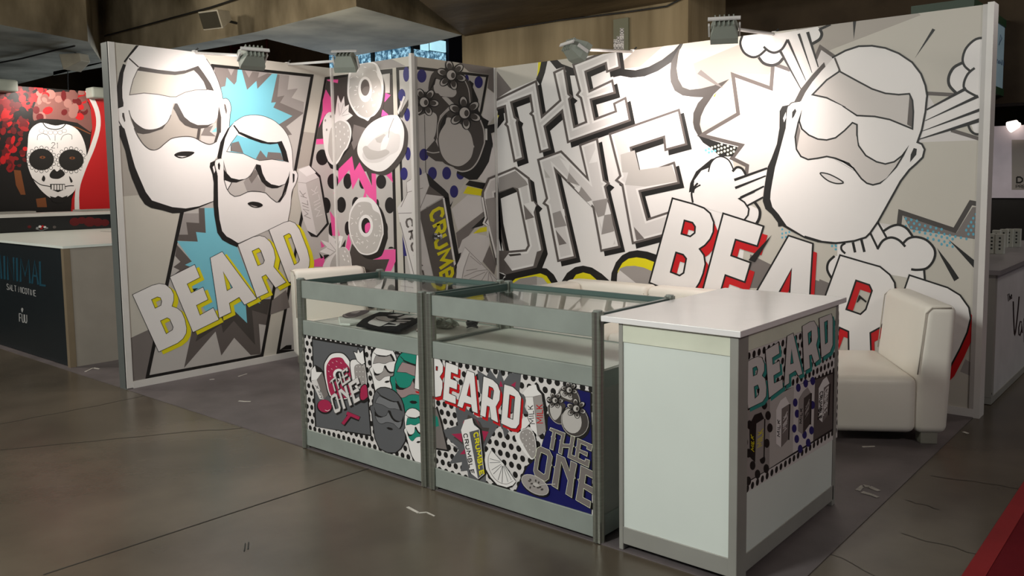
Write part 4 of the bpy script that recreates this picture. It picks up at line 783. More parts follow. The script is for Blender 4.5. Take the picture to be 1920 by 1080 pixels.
# --- left front panel print
A = a1; A.begin('dotted_background_print', 'pale field with black polka dots')
A.poly([(540, 600), (820, 600), (820, 920), (540, 920)], 'w2'); o_ = hit(600, 808.5, 1, pY)
dots(A, (o_.x-.176, pY, o_.z+.003), (.043, 0, 0), (0, 0, .040), 26, 15, .0148); A.end()
A.begin('comic_frame_print')
A.poly(c(D1, '115,185 910,322')+c(D2, '1015,748 163,600'), 'K'); A.poly(c(D1, '130,215 893,345')+c(D2, '995,722 185,600'), 'n4')
A.poly(c(D1, '1000,345 1700,455')+c(D2, '1850,875 1095,735'), 'K'); A.poly(c(D1, '1030,385 1700,480')+c(D2, '1850,840 1110,720'), 'n3'); A.end()
A.begin('milk_carton_print'); A.poly(c(D1, '100,670 165,590 250,640 300,700 380,1000')+c(D2, '330,160 240,190 120,-60')+c(D1, '95,850'), 'K'); A.poly(c(D1, '108,670 165,605 185,700 270,705 190,815 110,830'), 'W'); A.poly(c(D1, '110,835 190,815')+c(D2, '300,190 235,185'), 'w2'); A.poly(c(D1, '190,815 275,705')+c(D2, '370,110 300,190'), 'G3')
A.text('MILK', pt(D2, '255,170'), pt(D1, '165,900'), pt(D2, '300,175'), .9, 'K'); A.end()
A.begin('doughnut_print', 'crimson iced doughnut behind lettering'); dn = c(D1, '305,620 340,520 420,430 560,420 640,480 700,590 725,760 740,950 690,1090 420,1090 330,850')
A.poly(inset(dn, -1.8), 'K', True); A.poly(dn, 'W', True); A.poly(c(D1, '335,640 370,545 430,490 560,485 620,560 680,640 705,780 720,950 670,1080 430,1080 350,850'), 'M', True)
q = pt(D1, '520,735'); A.ell(q[0], q[1], 10.5, 10.5, 'W'); A.ell(q[0]+.5, q[1]+1, 6.5, 7, 'K')
for x, y in [(375, 595), (430, 560), (490, 540), (555, 565), (600, 650), (485, 620), (415, 655), (370, 690), (395, 765), (650, 655), (390, 860)]: q = pt(D1, f'{x},{y}'); A.stroke([(q[0]-1.2, q[1]-.8), (q[0]+1.2, q[1]+.8)], .7, 'W')
A.end()
A.begin('strawberry_print'); sb_ = c(D1, '695,560 760,515 860,545 910,600 940,880 870,960 770,930 720,780'); A.poly(inset(sb_, -1.6), 'K', True); A.poly(sb_, 'W', True); A.poly(c(D1, '755,620 820,580 905,610 930,880 860,930 785,900 760,760'), 'G2', True)
for i in range(12): q = pt(D1, f'{790+(i % 3)*48},{620+(i//3)*75}'); A.ell(q[0], q[1], .6, 1.3, 'W', n=6)
lv = c(D1, '750,400 800,420 810,360 840,420 885,375 895,470 910,560 870,590 800,530'); A.poly(inset(lv, -1.2), 'K'); A.poly(lv, 'W'); A.end()
A.begin('spoon_print', 'crossed crimson spoons behind lettering')
A.poly(c(D1, '840,940 930,880 965,1060')+c(D2, '965,200 890,245 835,200'), 'K', True); A.poly(c(D1, '855,940 930,895 955,1060')+c(D2, '945,160 890,200 845,170'), 'M', True)
A.end(); A.begin('spoon_print', 'crimson spoon bowl below the carton')
q = pt(D2, '310,290'); A.ell(q[0], q[1]+1.5, 15, 13.5, 'K', rot=.4); A.ell(q[0], q[1], 13.2, 11.8, 'M', rot=.4); A.stroke(c(D2, '315,350 355,365 385,345'), .9, 'W')
A.end(); A.begin('spoon_handle_print', 'crossed crimson spoon handles')
for s in ['580,560 690,420', '640,395 830,475']: A.stroke(shift(c(D2, s), .6, 1.5), 9.5, 'K'); 
for s in ['580,560 690,420', '640,395 830,475']: A.stroke(c(D2, s), 6, 'M')
A.end()
mini_one(A, 'small grey THE ONE lettering over doughnut', [pt(R1, '200,690'), pt(R1, '1645,665'), pt(R1, '280,2670')], [pt(D1, '400,825'), pt(D1, '685,760'), pt(D2, '475,405')], 'w2', 'G3', 'K', .7)
mini_head(A, 'white bearded head at the back of the group', [LB_, BR_, MO_], [pt(D1, '1120,730'), pt(D1, '1205,605'), pt(D1, '1245,845')], 'W', 'G2', 1)
mini_head(A, 'green bearded head partly behind lettering', [LB_, BR_, MO_], [pt(D1, '1480,945'), pt(D1, '1640,800'), pt(D2, '1640,232')], 'T', 'PS', 1.2)
mini_head(A, 'dark grey bearded head in front', [TOP_, EAR_, CHIN_], [pt(D2, '1215,15'), pt(D2, '1000,330'), pt(D2, '1255,985')], 'n4', 'n3', 1.1)
mini_head(A, 'small white bearded head at the frame corner', [LB_, BR_, MO_], [pt(D2, '1610,722'), pt(D2, '1665,605'), pt(D2, '1715,830')], 'W', 'T', .9)
A.begin('beard_lettering', 'cut off first letter with red shadow'); A.poly(c(D1, '1670,985 1840,1015 1840,1060 1680,1010'), 'R'); A.poly(c(D1, '1685,420 1840,430 1840,1005 1650,950'), 'K'); A.poly(c(D1, '1692,425 1840,430 1840,995 1660,945'), 'W'); A.poly(c(D1, '1765,535 1840,545 1840,640 1760,625'), 'R'); A.poly(c(D1, '1750,745 1840,760 1840,890 1745,875'), 'R'); A.end()
# --- right front panel print
A = a2; A.begin('dotted_background_print', 'pale field with black polka dots')
A.poly([(800, 620), (1160, 620), (1160, 1020), (800, 1020)], 'w2'); o_ = hit(836.5, 883.7, 1, pY)
dots(A, (o_.x-.088, pY, o_.z-.002), (.044, 0, 0), (0, 0, .041), 26, 15, .0150); A.poly(c(E1, '-50,950 165,930 240,1120 330,1560')+c(E2, '-50,570'), 'G3'); A.poly(c(E2, '100,50 165,100 185,230 100,250'), 'T'); A.stroke(c(E1, '150,900 225,1150')+c(E2, '320,600 100,565'), 3, 'K'); A.end()
A.begin('starburst_print', 'dark grey starburst with red tips')
A.poly(c(E1, '760,350 900,440 950,340 1050,480 1090,330 1160,520 1240,400 1420,385 1390,680 1500,760 1470,900 1520,1010 1300,1000 800,700'), 'n4'); A.poly(c(E1, '1085,600 1110,510 1145,600'), 'M'); A.poly(c(E1, '1265,575 1340,525 1325,610'), 'M')
A.poly(c(E2, '430,-40 560,-60 760,100 1060,100 1235,310 1170,410 1130,240 1060,240 870,550 890,1090 640,1090 610,900 510,910 530,770 330,800 480,590 350,500 470,560 290,390 250,290 470,220'), 'n4')
A.poly(c(E2, '620,60 800,170 840,250 940,260 860,500 560,520 400,400 560,340'), 'G5')
for s in ['370,350 525,340 535,475', '500,655 570,575 580,650', '830,300 930,315 860,460', '540,190 560,140 570,200', '720,90 760,150 800,240']: A.poly(c(E2, s), 'M')
A.end()
A.begin('blue_panel_print'); A.poly(c(E3, '1270,255 1500,305 1560,380 1520,560 1540,1080')+c(E4, '885,180 870,940 130,690 180,560 230,440 360,330')+c(E3, '740,1000 760,700'), 'K'); A.poly(c(E3, '1290,275 1500,330 1500,560 1520,1080')+c(E4, '870,180 865,920 140,685 250,440 345,350')+c(E3, '760,1000 790,740'), 'B'); A.end()
BEARD_C = [(c(E1, '40,150 145,170 200,190 250,280 245,380 200,450 240,520 240,620 215,740 140,760 20,700'), [c(E1, '140,295 165,300 160,360 140,355')]),
 (c(E1, '285,225 478,295 470,425 368,385 362,480 462,520 455,650 345,608 340,700 440,745 440,865 240,795'), []),
 (c(E1, '605,350 715,395 770,1005 680,970 665,870 565,840 540,925 455,890'), [c(E1, '645,545 660,755 605,730')]),
 (c(E1, '850,440 990,495 1065,565 1105,670 1095,800 1040,900 1075,1145 965,1090 940,900 905,890 885,1065 800,1030'), [c(E1, '935,595 990,620 1005,660 985,790 920,750')]),
 (c(E1, '1160,560 1290,600 1380,680 1420,760 1410,900 1390,1160 1340,1230 1270,1225 1110,1150'), [c(E1, '1245,720 1320,750 1290,1090 1215,1060')])]
A.begin('beard_lettering', 'white BEARD lettering with red shadow on counter'); letters(A, BEARD_C, 'W', 'R', (4, 6.5), 'K', 1.1); A.end()
A.begin('milk_carton_print', 'upright milk carton lettered MILK in black and red')
A.stroke(c(E1, '1630,545 1660,580 1680,650 1745,720 1775,900')+c(E2, '1800,300'), 5, 'K'); A.poly(c(E1, '1480,755 1440,700 1530,590 1640,570 1660,650 1725,720 1595,755'), 'W'); A.poly(c(E1, '1480,755 1595,752')+c(E2, '1668,385 1560,260'), 'W'); A.poly(c(E1, '1595,752 1725,720')+c(E2, '1790,310 1668,385'), 'G2'); A.stroke(c(E1, '1480,755 1595,752 1725,720'), .7, 'G3'); A.stroke(c(E1, '1595,752')+c(E2, '1668,385'), .7, 'G3')
A.text('MILK', pt(E2, '1545,200'), pt(E1, '1515,885'), pt(E2, '1622,195'), 1.2, 'K'); A.text('MILK', pt(E2, '1655,190'), pt(E1, '1645,875'), pt(E2, '1745,185'), 1.6, 'R'); A.end()
A.begin('crumble_carton_print', 'carton lettered CRUMBLE in black and yellow')
A.stroke(c(E2, '690,130 720,200 810,280 880,950 775,1040'), 3, 'K'); A.poly(c(E2, '515,290 570,140 680,110 700,190 790,280 640,320'), 'W'); A.poly(c(E2, '515,290 640,320 770,1025 650,930'), 'W'); A.poly(c(E2, '640,320 790,280 865,950 770,1025'), 'n4'); A.poly(c(E2, '705,190 770,260 710,215'), 'n4'); A.stroke(c(E2, '790,285 860,950 772,1022'), 1, 'W')
A.text('CRUMBLE', pt(E2, '765,325'), pt(E2, '860,950'), pt(E2, '708,345'), 2.2, 'Y', gap=.4); A.text('CRUMBLE', pt(E2, '605,345'), pt(E2, '712,940'), pt(E2, '552,355'), 1.7, 'K', gap=.4); A.end()
A.begin('orange_slice_print', 'white orange slice on polka dots'); os_ = c(E2, '945,555 880,640 870,740 890,880 960,1000 1060,1110 1200,1150 1290,1120 1340,1060 1150,790'); A.poly(shift(os_, -1.5, 3), 'K'); A.poly(os_, 'W'); A.stroke(c(E2, '975,590 925,700 930,850 990,980 1080,1070 1200,1100 1300,1050'), .9, 'G3', sm=True)
for s in ['980,600 1150,790', '945,720 1100,760', '945,780 1110,775', '975,890 1120,800', '1000,950 1125,820', '1070,1040 1135,830', '1130,1080 1140,830', '1220,1070 1150,830', '1270,1040 1160,820', '1150,790 1330,1050']: A.stroke(c(E2, s), .8, 'n4')
A.end()
A.begin('strawberry_print', 'white strawberry with grey side'); sb_ = c(E2, '1325,390 1390,320 1500,265 1600,330 1640,500 1640,660 1590,730 1530,700 1400,540'); A.poly(shift(sb_, 1.5, 1.5), 'K', True); A.poly(sb_, 'W', True); A.poly(c(E2, '1395,390 1420,310 1510,275 1595,340 1630,500 1635,650 1590,715 1540,670 1430,480'), 'G2', True)
for i in range(18): q = pt(E2, f'{1445+(i % 4)*50},{330+(i//4)*85+(i % 2)*30}'); A.ell(q[0], q[1], .7, 1.4, 'W', n=6)
A.poly(c(E2, '1430,120 1500,90 1550,190 1480,260 1420,280'), 'W'); A.end()
A.begin('cherry_print', 'three cherries with blossoms on blue')
A.poly(c(E3, '950,340 1030,230 1250,260 1330,420 1330,540 1180,500 1000,420'), 'G5', True); A.stroke(c(E3, '950,340 1030,230 1150,220'), .9, 'G1', sm=True); A.stroke(c(E3, '1250,290 1310,400 1320,520'), .9, 'G1', sm=True); A.poly(c(E3, '1000,300 1060,310 1190,405 1175,450 1100,430 1010,380'), 'G1', True)
A.poly(c(E3, '780,560 900,500 1080,520 1040,700 1030,860 920,840 820,740'), 'G5', True); A.poly(c(E3, '820,560 900,540 1010,555 1000,690 910,790 840,710'), 'G1', True); A.stroke(c(E3, '785,560 800,680 880,800 960,850 1030,850'), .9, 'G1', sm=True)
q = pt(E3, '1240,805'); A.ell(q[0]+2, q[1]+3, 27, 33, 'K', rot=-.3); A.ell(q[0], q[1], 25.5, 30, 'G1', rot=-.3); A.ell(q[0], q[1], 24.5, 29, 'G5', rot=-.3); q = pt(E3, '1190,800'); A.ell(q[0], q[1], 18, 24, 'G1', rot=-.25); A.poly(c(E3, '1015,700 1040,600 1090,560 1080,620'), 'K')
flower(A, E3, 1145, 280, 135, .3); flower(A, E3, 905, 455, 135, .1); flower(A, E3, 1265, 595, 165, .4); A.end()
mini_one(A, 'grey THE ONE lettering with yellow rim on blue', [pt(R1, '200,690'), pt(R1, '1585,345'), pt(R1, '870,2530')], [pt(E4, '487,65'), pt(E4, '868,290'), pt(E4, '485,620')], 'G3', 'gl', 'K', .6)
A.begin('bowl_print', 'grey bowl with spoon on blue'); q = pt(E4, '325,612'); A.ell(q[0]+.5, q[1]+3, 29, 16, 'K', rot=.55); A.ell(q[0], q[1], 29, 15.5, 'G1', rot=.55); A.ell(q[0], q[1], 27.5, 14, 'G2', rot=.55)
rr = random.Random(5)
for i in range(16): a = rr.uniform(0, 6.28); d = rr.uniform(0, 1); x, y = 20*d*math.cos(a), 9*d*math.sin(a); A.ell(q[0]-2+x*math.cos(.55)-y*math.sin(.55), q[1]+x*math.sin(.55)+y*math.cos(.55), 2.6, 1.6, 'G5', rot=a, n=8)
A.ell(q[0]+2, q[1], 6.5, 3.4, 'G1', rot=.4); A.stroke(c(E4, '360,622 395,610 520,605'), 1.6, 'G1'); A.end()
# ---------------------------------------------------------------- white sales counter
X0, X1, Y1, ZC = 4.318, 4.828, .985, .948
ct = empty('sales_counter', ((X0+X1)/2, Y1/2, 0), 0, 'tall white laminate sales counter with printed end panel', 'counter')
MB().box((X0+.02, 0, .1), (X1-.03, .012, .85)).build('front_panel', M_white, ct)
MB().box((X0+.005, -.004, .85), (X1-.03, .012, .925)).build('front_rail', M_cream, ct, bevel=.002); MB().box((X0+.005, -.004, .03), (X1-.03, .012, .1)).build('bottom_rail', M_grey, ct, bevel=.002)
MB().box((X1-.012, .07, .1), (X1, Y1-.04, .86)).build('end_panel', M_white, ct)
MB().box((X1-.012, .07, .86), (X1+.002, Y1-.02, .925)).build('end_rail', M_cream, ct, bevel=.002); MB().box((X1-.012, .07, .03), (X1+.003, Y1-.02, .1)).build('bottom_rail', M_grey, ct, bevel=.002)
for (xa, xb, ya, yb) in [(X0, X0+.02, -.006, .03), (X1-.032, X1+.003, -.006, .075), (X1-.03, X1+.003, Y1-.035, Y1), (X0, X0+.03, Y1-.035, Y1)]: MB().box((xa, ya, .004), (xb, yb, .925)).build('post', M_grey, ct, bevel=.003)
MB().box((X0, .01, .04), (X0+.012, Y1-.02, .925)).build('side_panel', M_white, ct); MB().box((X0+.02, Y1-.012, .04), (X1-.03, Y1, .925)).build('back_panel', M_white, ct)
MB().box((X0-.075, -.02, .925), (X1+.016, Y1+.06, ZC)).build('worktop', mat('glossy_white_worktop', (232, 228, 228), rough=.2, var=.02), ct, bevel=.002)
aE = Art(0, X1, 1, region([(X1, .075, .36), (X1, Y1-.035, .36), (X1, Y1-.035, .86), (X1, .075, .86)]), ct, base=.0004)
# clip to the slanted lower edge of the print, measured on the panel
A = aE; A.clip = [pt(G1, '95,350'), pt(G1, '1160,20'), pt(G2, '820,560'), pt(G2, '30,1045')]
if area2(A.clip) < 0: A.clip = A.clip[::-1]
A.begin('dotted_background_print'); A.poly(A.clip, 'w2'); o_ = hit(*pt(G1, '140,415'), 0, X1); A_dv = .0335
dots(A, (X1, .04, .344), (0, .043, 0), (0, 0, .0355), 24, 17, .0142); A.end()
A.begin('carton_strip_print', 'frame of four cartons on grey strips')
A.poly(c(G2, '78,330 270,225 800,28 788,505 62,948'), 'K'); A.poly(c(G2, '86,350 275,250 270,815 74,930'), 'G2'); A.poly(c(G2, '275,250 470,150 460,690 270,815'), 'G1'); A.poly(c(G2, '470,150 640,95 625,590 460,690'), 'w2'); A.poly(c(G2, '640,95 785,45 780,492 625,590'), 'G4')
for x, y in [(110, 460), (260, 385), (250, 610), (215, 740), (100, 690), (135, 790), (75, 600), (100, 915), (175, 860), (245, 815), (275, 485), (230, 300)]: q = pt(G2, f'{x},{y}'); A.ell(q[0], q[1], 5.2, 8.5, 'K')
for x, y in [(505, 160), (565, 125), (622, 105), (480, 280), (620, 300), (495, 370), (472, 490), (612, 505), (492, 575), (555, 540), (520, 655), (585, 605)]: q = pt(G2, f'{x},{y}'); A.ell(q[0], q[1], 4.4, 7.8, 'N')
for s, l, r_, t_, tl, tr, w, a_, b_ in [(0, '110,460 165,450 155,765 113,720', '165,450 228,410 222,720 155,765', '110,460 150,380 205,358 228,410 165,450', 'Y', 'Y', 'MILK', 'K', 'G2'), (1, '325,340 370,330 365,645 325,612', '370,330 432,290 422,580 365,645', '325,340 360,265 402,232 432,290 370,330', 'K', 'W', 'MILK', 'W', 'G3'),
                         (2, '510,250 550,245 542,535 505,510', '550,245 605,200 598,455 542,535', '510,250 545,190 580,155 605,200 550,245', 'K', 'G2', 'MILK', 'G2', 'G5'), (3, '670,165 712,160 700,440 668,412', '712,160 757,125 744,380 700,440', '670,165 705,95 735,70 757,125 712,160', 'K', 'W', 'CRUMBLE', 'W', 'G3')]:
    A.stroke(shift(c(G2, r_), 1.2, .6)[1:3], 2.4, 'K'); A.poly(c(G2, t_), a_); A.poly(c(G2, l), a_); A.poly(c(G2, r_), b_)
    lp, rp_ = c(G2, l), c(G2, r_)
    if w == 'MILK': A.text(w, (lp[3][0]+2.5, lp[3][1]-14), (lp[0][0]+2.5, lp[0][1]+18), (lp[2][0]-2.0, lp[2][1]-20), 1.25, tl); A.text(w, (rp_[3][0]+3, rp_[3][1]-26), (rp_[0][0]+3, rp_[0][1]+16), (rp_[2][0]-2.4, rp_[2][1]-22), 1.25, tr)
    else: A.text(w, (lp[1][0]-2, lp[1][1]+6), (lp[2][0]-2, lp[2][1]-8), (lp[0][0]+2.5, lp[0][1]+8), 1.4, tl, gap=.4); A.text(w, (rp_[1][0]-2, rp_[1][1]+5), (rp_[2][0]-2, rp_[2][1]-6), (rp_[0][0]+2, rp_[0][1]+5), 1.4, tr, gap=.4)
A.end()
BEARD_E = [(c(G1, '100,610 170,560 240,530 290,540 320,610 320,690 295,745 330,780 345,880 340,980 300,1040 135,1120'), [c(G1, '190,660 230,640 245,680 235,730 195,750'), c(G1, '205,870 245,850 262,900 255,960 215,1000')]),
 (c(G1, '330,460 480,370 490,495 410,545 415,620 490,575 500,700 425,745 430,830 525,785 530,880 370,1000'), []), (c(G1, '575,300 645,265 750,725 700,750 670,690 600,735 600,830 540,870'), [c(G1, '625,445 645,605 615,615')]),
 (c(G1, '745,190 830,140 880,130 915,190 925,310 905,400 940,560 880,610 850,510 825,520 835,660 765,700'), [c(G1, '810,270 848,240 850,360 818,400')]), (c(G1, '935,100 1075,45 1090,110 1090,400 1060,480 960,550'), [c(G1, '995,145 1030,125 1030,370 1005,390')])]
A.begin('beard_lettering', 'pale BEARD lettering with turquoise shadow'); letters(A, BEARD_E, 'w2', 'tq', (4, 5.5), 'K', 1.0); A.end()
# ================================================================== SEATING
M_lea = mat('white_leatherette', (222, 216, 206), rough=.42, var=.025, scale=3, bump=.03, bscale=40, spec=.4)
M_seam = mat('leather_seam', (176, 168, 156), rough=.6)
M_leg = mat('pale_plastic_leg', (128, 124, 114), rough=.5)
def armchair(loc, th, label, w=.64, dp=.72):
    t = empty('lounge_chair', loc, th, label, 'chair', 'white armless lounge chairs')
    h = w/2
    MB().box((-h, -dp, .065), (h, -.165, .385)).build('seat', M_lea, t, bevel=.045, seg=5, smooth=True, local=True)
    prof = [(-.175, .065), (0, .065), (.035, .785), (-.13, .785), (-.172, .38)]
    mb = MB(); n = len(prof); vs = [(-h, y, z) for y, z in prof]+[(h, y, z) for y, z in prof]
    mb.add(vs, [tuple(range(n)), tuple(range(n, 2*n))[::-1]]+[(i, n+i, n+(i+1) % n, (i+1) % n) for i in range(n)])
    b = mb.build('backrest', M_lea, t, bevel=.045, seg=6, smooth=True, local=True)
    for x in (-h+.004, h-.004):
        MB().tube([(x, -.168, .40), (x, -.133, .74), (x, -.10, .772), (x, .0, .772)], .004, 6).build('piping', M_seam, b, smooth=True, local=True)
    for x in (-h+.07, h-.07):
        for y in (-dp+.08, -.09): MB().prism([(x-.045, y-.045), (x+.045, y-.045), (x+.045, y+.045), (x-.045, y+.045)], .004, .07).build('leg', M_leg, t, local=True, bevel=.004)
    return t
def place(corner, d, side, label, w, dp=.72):
    d = Vector(d).normalized(); l = Vector((-d.y, d.x))*side; th = math.atan2(-d.x, d.y); o = Vector(corner)+l*(w/2)
    return armchair((o.x, o.y, 0), th, label, w, dp)
place((5.02, 2.185), (.842, .540), 1, 'white leatherette lounge chair at the open end of right wall', .78)
place((.185, 1.275), (-.93, .37), -1, 'white leatherette lounge chair against the left wall', .60)
so = empty('sofa', (2.75, 2.5, 0), 0, 'white leatherette two seat sofa against the right wall', 'sofa')
sx0, sx1, sy0, sy1, sz = 1.98, 3.50, 2.12, 2.85, .68
MB().box((sx0+.02, sy0+.03, .065), (sx1-.02, sy1-.02, .26)).build('base', M_lea, so, bevel=.02, smooth=True)
for xa, xb in ((sx0+.19, 2.77), (2.77, sx1-.19)):
    MB().box((xa+.004, sy0, .25), (xb-.004, sy1-.2, .40)).build('seat_cushion', M_lea, so, bevel=.04, seg=4, smooth=True)
    bk = MB().box((xa-.19 if xa < 2.5 else xa+.003, sy1-.2, .2), (xb-.003 if xa < 2.5 else xb+.19, sy1, sz)).build('backrest', M_lea, so, bevel=.045, seg=5, smooth=True)
    MB().tube([(xa-.15 if xa < 2.5 else xa+.02, sy1-.19, .62), (xa-.12 if xa < 2.5 else xa+.05, sy1-.19, .645), (xb-.05, sy1-.19, .645), (xb-.02, sy1-.19, .62)], .004, 6).build('piping', M_seam, bk)
for xa, xb in ((sx0, sx0+.19), (sx1-.19, sx1)): MB().box((xa, sy0, .08), (xb, sy1-.19, sz-.003)).build('armrest', M_lea, so, bevel=.045, seg=5, smooth=True)
for x in (sx0+.1, sx1-.1):
    for y in (sy0+.1, sy1-.1): MB().box((x-.04, y-.04, .004), (x+.04, y+.04, .08)).build('leg', M_leg, so)
# ================================================================== FLOODLIGHTS ON ARMS (they light the booth)
M_lamp = mat('grey_lamp_housing', (140, 145, 136), rough=.5, var=.06)
M_arm = mat('white_lamp_arm', (214, 210, 208), rough=.4)
M_lglass = mat('lamp_glass_lit', (255, 244, 230), emit=14)
def floodlight(base, head, aim, label, watt, side=1, cone=130):
    base, head, aim = Vector(base), Vector(head), Vector(aim)
    t = empty('arm_floodlight', base, 0, label, 'floodlight', 'floodlights on arms along the booth walls')
    MB().cyl(base, head, .011, 10).build('arm', M_arm, t, smooth=True)
    cl = MB().box(base+Vector((-.016, -.016, -.11)), base+Vector((.016, .016, .018))).build('clamp', M_arm, t, bevel=.003)
    MB().cyl(base+Vector((0, 0, .01)), base+Vector((.02, .02, .035)), .006, 8).build('thumb_screw', M_slot, cl)
    z = (aim-head).normalized(); x = z.cross(Vector((0, 0, 1))).normalized(); y = z.cross(x)
    Mx = Matrix(((x.x, y.x, z.x, head.x), (x.y, y.y, z.y, head.y), (x.z, y.z, z.z, head.z), (0, 0, 0, 1)))
    mb = MB()
    f0 = [(-.085, -.065), (.085, -.065), (.085, .065), (-.085, .065)]; f1 = [(-.06, -.042), (.06, -.042), (.06, .042), (-.06, .042)]
    mb.add([(a, b, .075) for a, b in f0]+[(a, b, .03) for a, b in f0]+[(a, b, -.05) for a, b in f1], [(0, 1, 5, 4), (1, 2, 6, 5), (2, 3, 7, 6), (3, 0, 4, 7), (4, 5, 9, 8), (5, 6, 10, 9), (6, 7, 11, 10), (7, 4, 8, 11), (8, 9, 10, 11)], 0, Mx)
    hs = mb.build('housing', M_lamp, t)
    for i in range(5): MB().box((-.06+i*.028, -.045, -.066), (-.052+i*.028, .045, -.05), 0, Mx).build('cooling_fin', M_lamp, hs)
    MB().box((-.075, -.055, .05), (.075, .055, .056), 0, Mx).build('lens', M_lglass, t)
    br = MB(); br.box((-.099, -.012, -.03), (-.089, .012, .06), 0, Mx).box((.089, -.012, -.03), (.099, .012, .06), 0, Mx).box((-.099, -.012, -.08), (.099, .012, -.07), 0, Mx); br.build('bracket', M_arm, t)
    l = bpy.data.lights.new('floodlight_beam', 'SPOT'); l.energy = watt; l.spot_size = R(cone); l.spot_blend = 1.0; l.shadow_soft_size = .07; l.color = (1.0, .885, .82)
    lo = bpy.data.objects.new('floodlight_beam', l); COL.objects.link(lo); lo.location = head+z*.10 - wpos(t); lo.parent = t; lo.rotation_euler = z.to_track_quat('-Z', 'Y').to_euler()
    return t
b1 = hit(365, 99, 0, -.02); h1 = hit(474, 105, 0, .78); floodlight((b1.x, b1.y, b1.z), h1, hit(425, 240, 0, 0), 'grey floodlight over the two bearded heads', 48)
b2 = hit(538, 121, 0, -.02); h2 = hit(648, 113, 0, .78); floodlight((b2.x, b2.y, b2.z), h2, hit(690, 330, 1, D-KY), 'grey floodlight pointing at the doughnut print', 22)
b3 = hit(1187, 97, 1, D+.02); h3 = hit(1078, 92, 1, D-.75); floodlight((b3.x, b3.y, b3.z), h3, hit(1255, 220, 1, D), 'pale floodlight above the THE ONE lettering', 46)
b4 = hit(1452, 64, 1, D+.02); h4 = hit(1358, 52, 1, D-.75); floodlight((b4.x, b4.y, b4.z), h4, hit(1360, 260, 1, D), 'pale floodlight above the smoke puffs', 50)
# ================================================================== GOODS IN THE DISPLAY CASE
F1 = (640, 540, 10.667); zs = .7125
M_tb = mat('black_cotton', (20, 20, 21), rough=.9, bump=.2, bscale=200, spec=.1); M_tw = mat('white_cotton', (210, 210, 204), rough=.9, bump=.2, bscale=200, spec=.1)
def flat_cloth(name, px, z0, z1, m, label, group=None):
    P = [hit(x, y, 2, z1) for x, y in px]; p2 = [(min(max(p.x, U0+.035), U1-.035), min(max(p.y, .03), DEP-.03)) for p in P]
    if area2(p2) < 0: p2 = p2[::-1]
    cx, cy = sum(p[0] for p in p2)/len(p2), sum(p[1] for p in p2)/len(p2)
    t = empty(name, (cx, cy, z0), 0, label, 'shirt', group); MB().prism(p2, z0, z1-.004).build('body', m, t, bevel=.004, seg=3); return t, z1-.004
tw, zt1 = flat_cloth('folded_shirt', c(F1, '-60,560 30,490 120,450 300,430 560,425 1000,440 760,560 430,650 170,695 -30,690'), zs+.002, .732, M_tw, 'folded white shirt with dark print under a black shirt')
t1, zt2 = flat_cloth('folded_shirt', c(F1, '215,725 420,605 600,520 760,460 1000,470 1590,545 1600,590 1420,700 1190,810 900,818 560,812 235,780'), .7305, .748, M_tb, 'folded black shirt printed with a grey bearded head')
a_ = Art(2, zt1, 1, None, tw, base=.0006); a_.begin('shirt_print'); a_.poly(c(F1, '20,550 150,490 320,455 500,440 560,470 420,540 250,590 90,600'), 'K', True); a_.poly(c(F1, '30,540 60,520 110,560 180,575 300,560 200,590 80,580'), 'G2', True); a_.poly(c(F1, '180,500 260,470 380,455 340,490 280,510'), 'G2', True); a_.end()
a_ = Art(2, zt2, 1, None, t1, base=.0006); a_.begin('shirt_print', 'grey bearded head and letters'); a_.poly(c(F1, '530,695 660,605 700,575 820,565 900,570 950,605 1070,620 1000,665 900,710 780,765 680,750'), 'w2', True); a_.stroke(c(F1, '690,590 730,630 840,655 940,670 1060,625'), 1.4, 'K', sm=True)
for s in ['1110,600 1280,540 1600,550 1480,610 1420,590 1300,600 1180,620', '1090,650 1130,630 1400,640 1370,660 1120,665', '950,690 1100,675 1320,680 1250,700 1180,700 1120,730', '830,760 920,735 1080,740 1120,710 1180,715 1100,760 960,755', '930,540 1100,520 1240,530 1120,560']: a_.poly(c(F1, s), 'w2')
a_.end()
M_sun = mat('black_gloss_plastic', (10, 10, 11), rough=.15)
def sunglasses(p, ang, label):
    t = empty('sunglasses', p, ang, label, 'sunglasses', 'sunglasses in the display case')
    for s in (-1, 1):
        fr = MB().sph((s*.034, 0, .024), .032, .006, .022, nu=16, nv=8).build('lens', M_sun, t, smooth=True, local=True)
        MB().tube([(s*.066, .002, .034), (s*.068, .03, .030), (s*.060, .075, .020), (s*.05, .10, .004)], .0035, 6).build('temple', M_sun, t, local=True)
    MB().tube([(-.012, 0, .034), (0, -.003, .037), (.012, 0, .034)], .003, 6).build('bridge', M_sun, t, local=True)
    return t
g1 = hit(707, 577, 2, .72); sunglasses((g1.x, g1.y, zs), R(35), 'black sunglasses standing behind the folded shirts'); g2 = hit(768, 584, 2, .74); sunglasses((g2.x, g2.y, .7445), R(-160), 'black sunglasses lying on the black shirt')
M_bag = mat('crumpled_clear_bag', (150, 152, 138), rough=.25, trans=.55, var=.3, scale=25, bump=.8, bscale=25)
M_bagd = mat('dark_printed_bag', (70, 58, 56), rough=.3, c2=(190, 170, 165), scale=28, bump=.8, bscale=30)
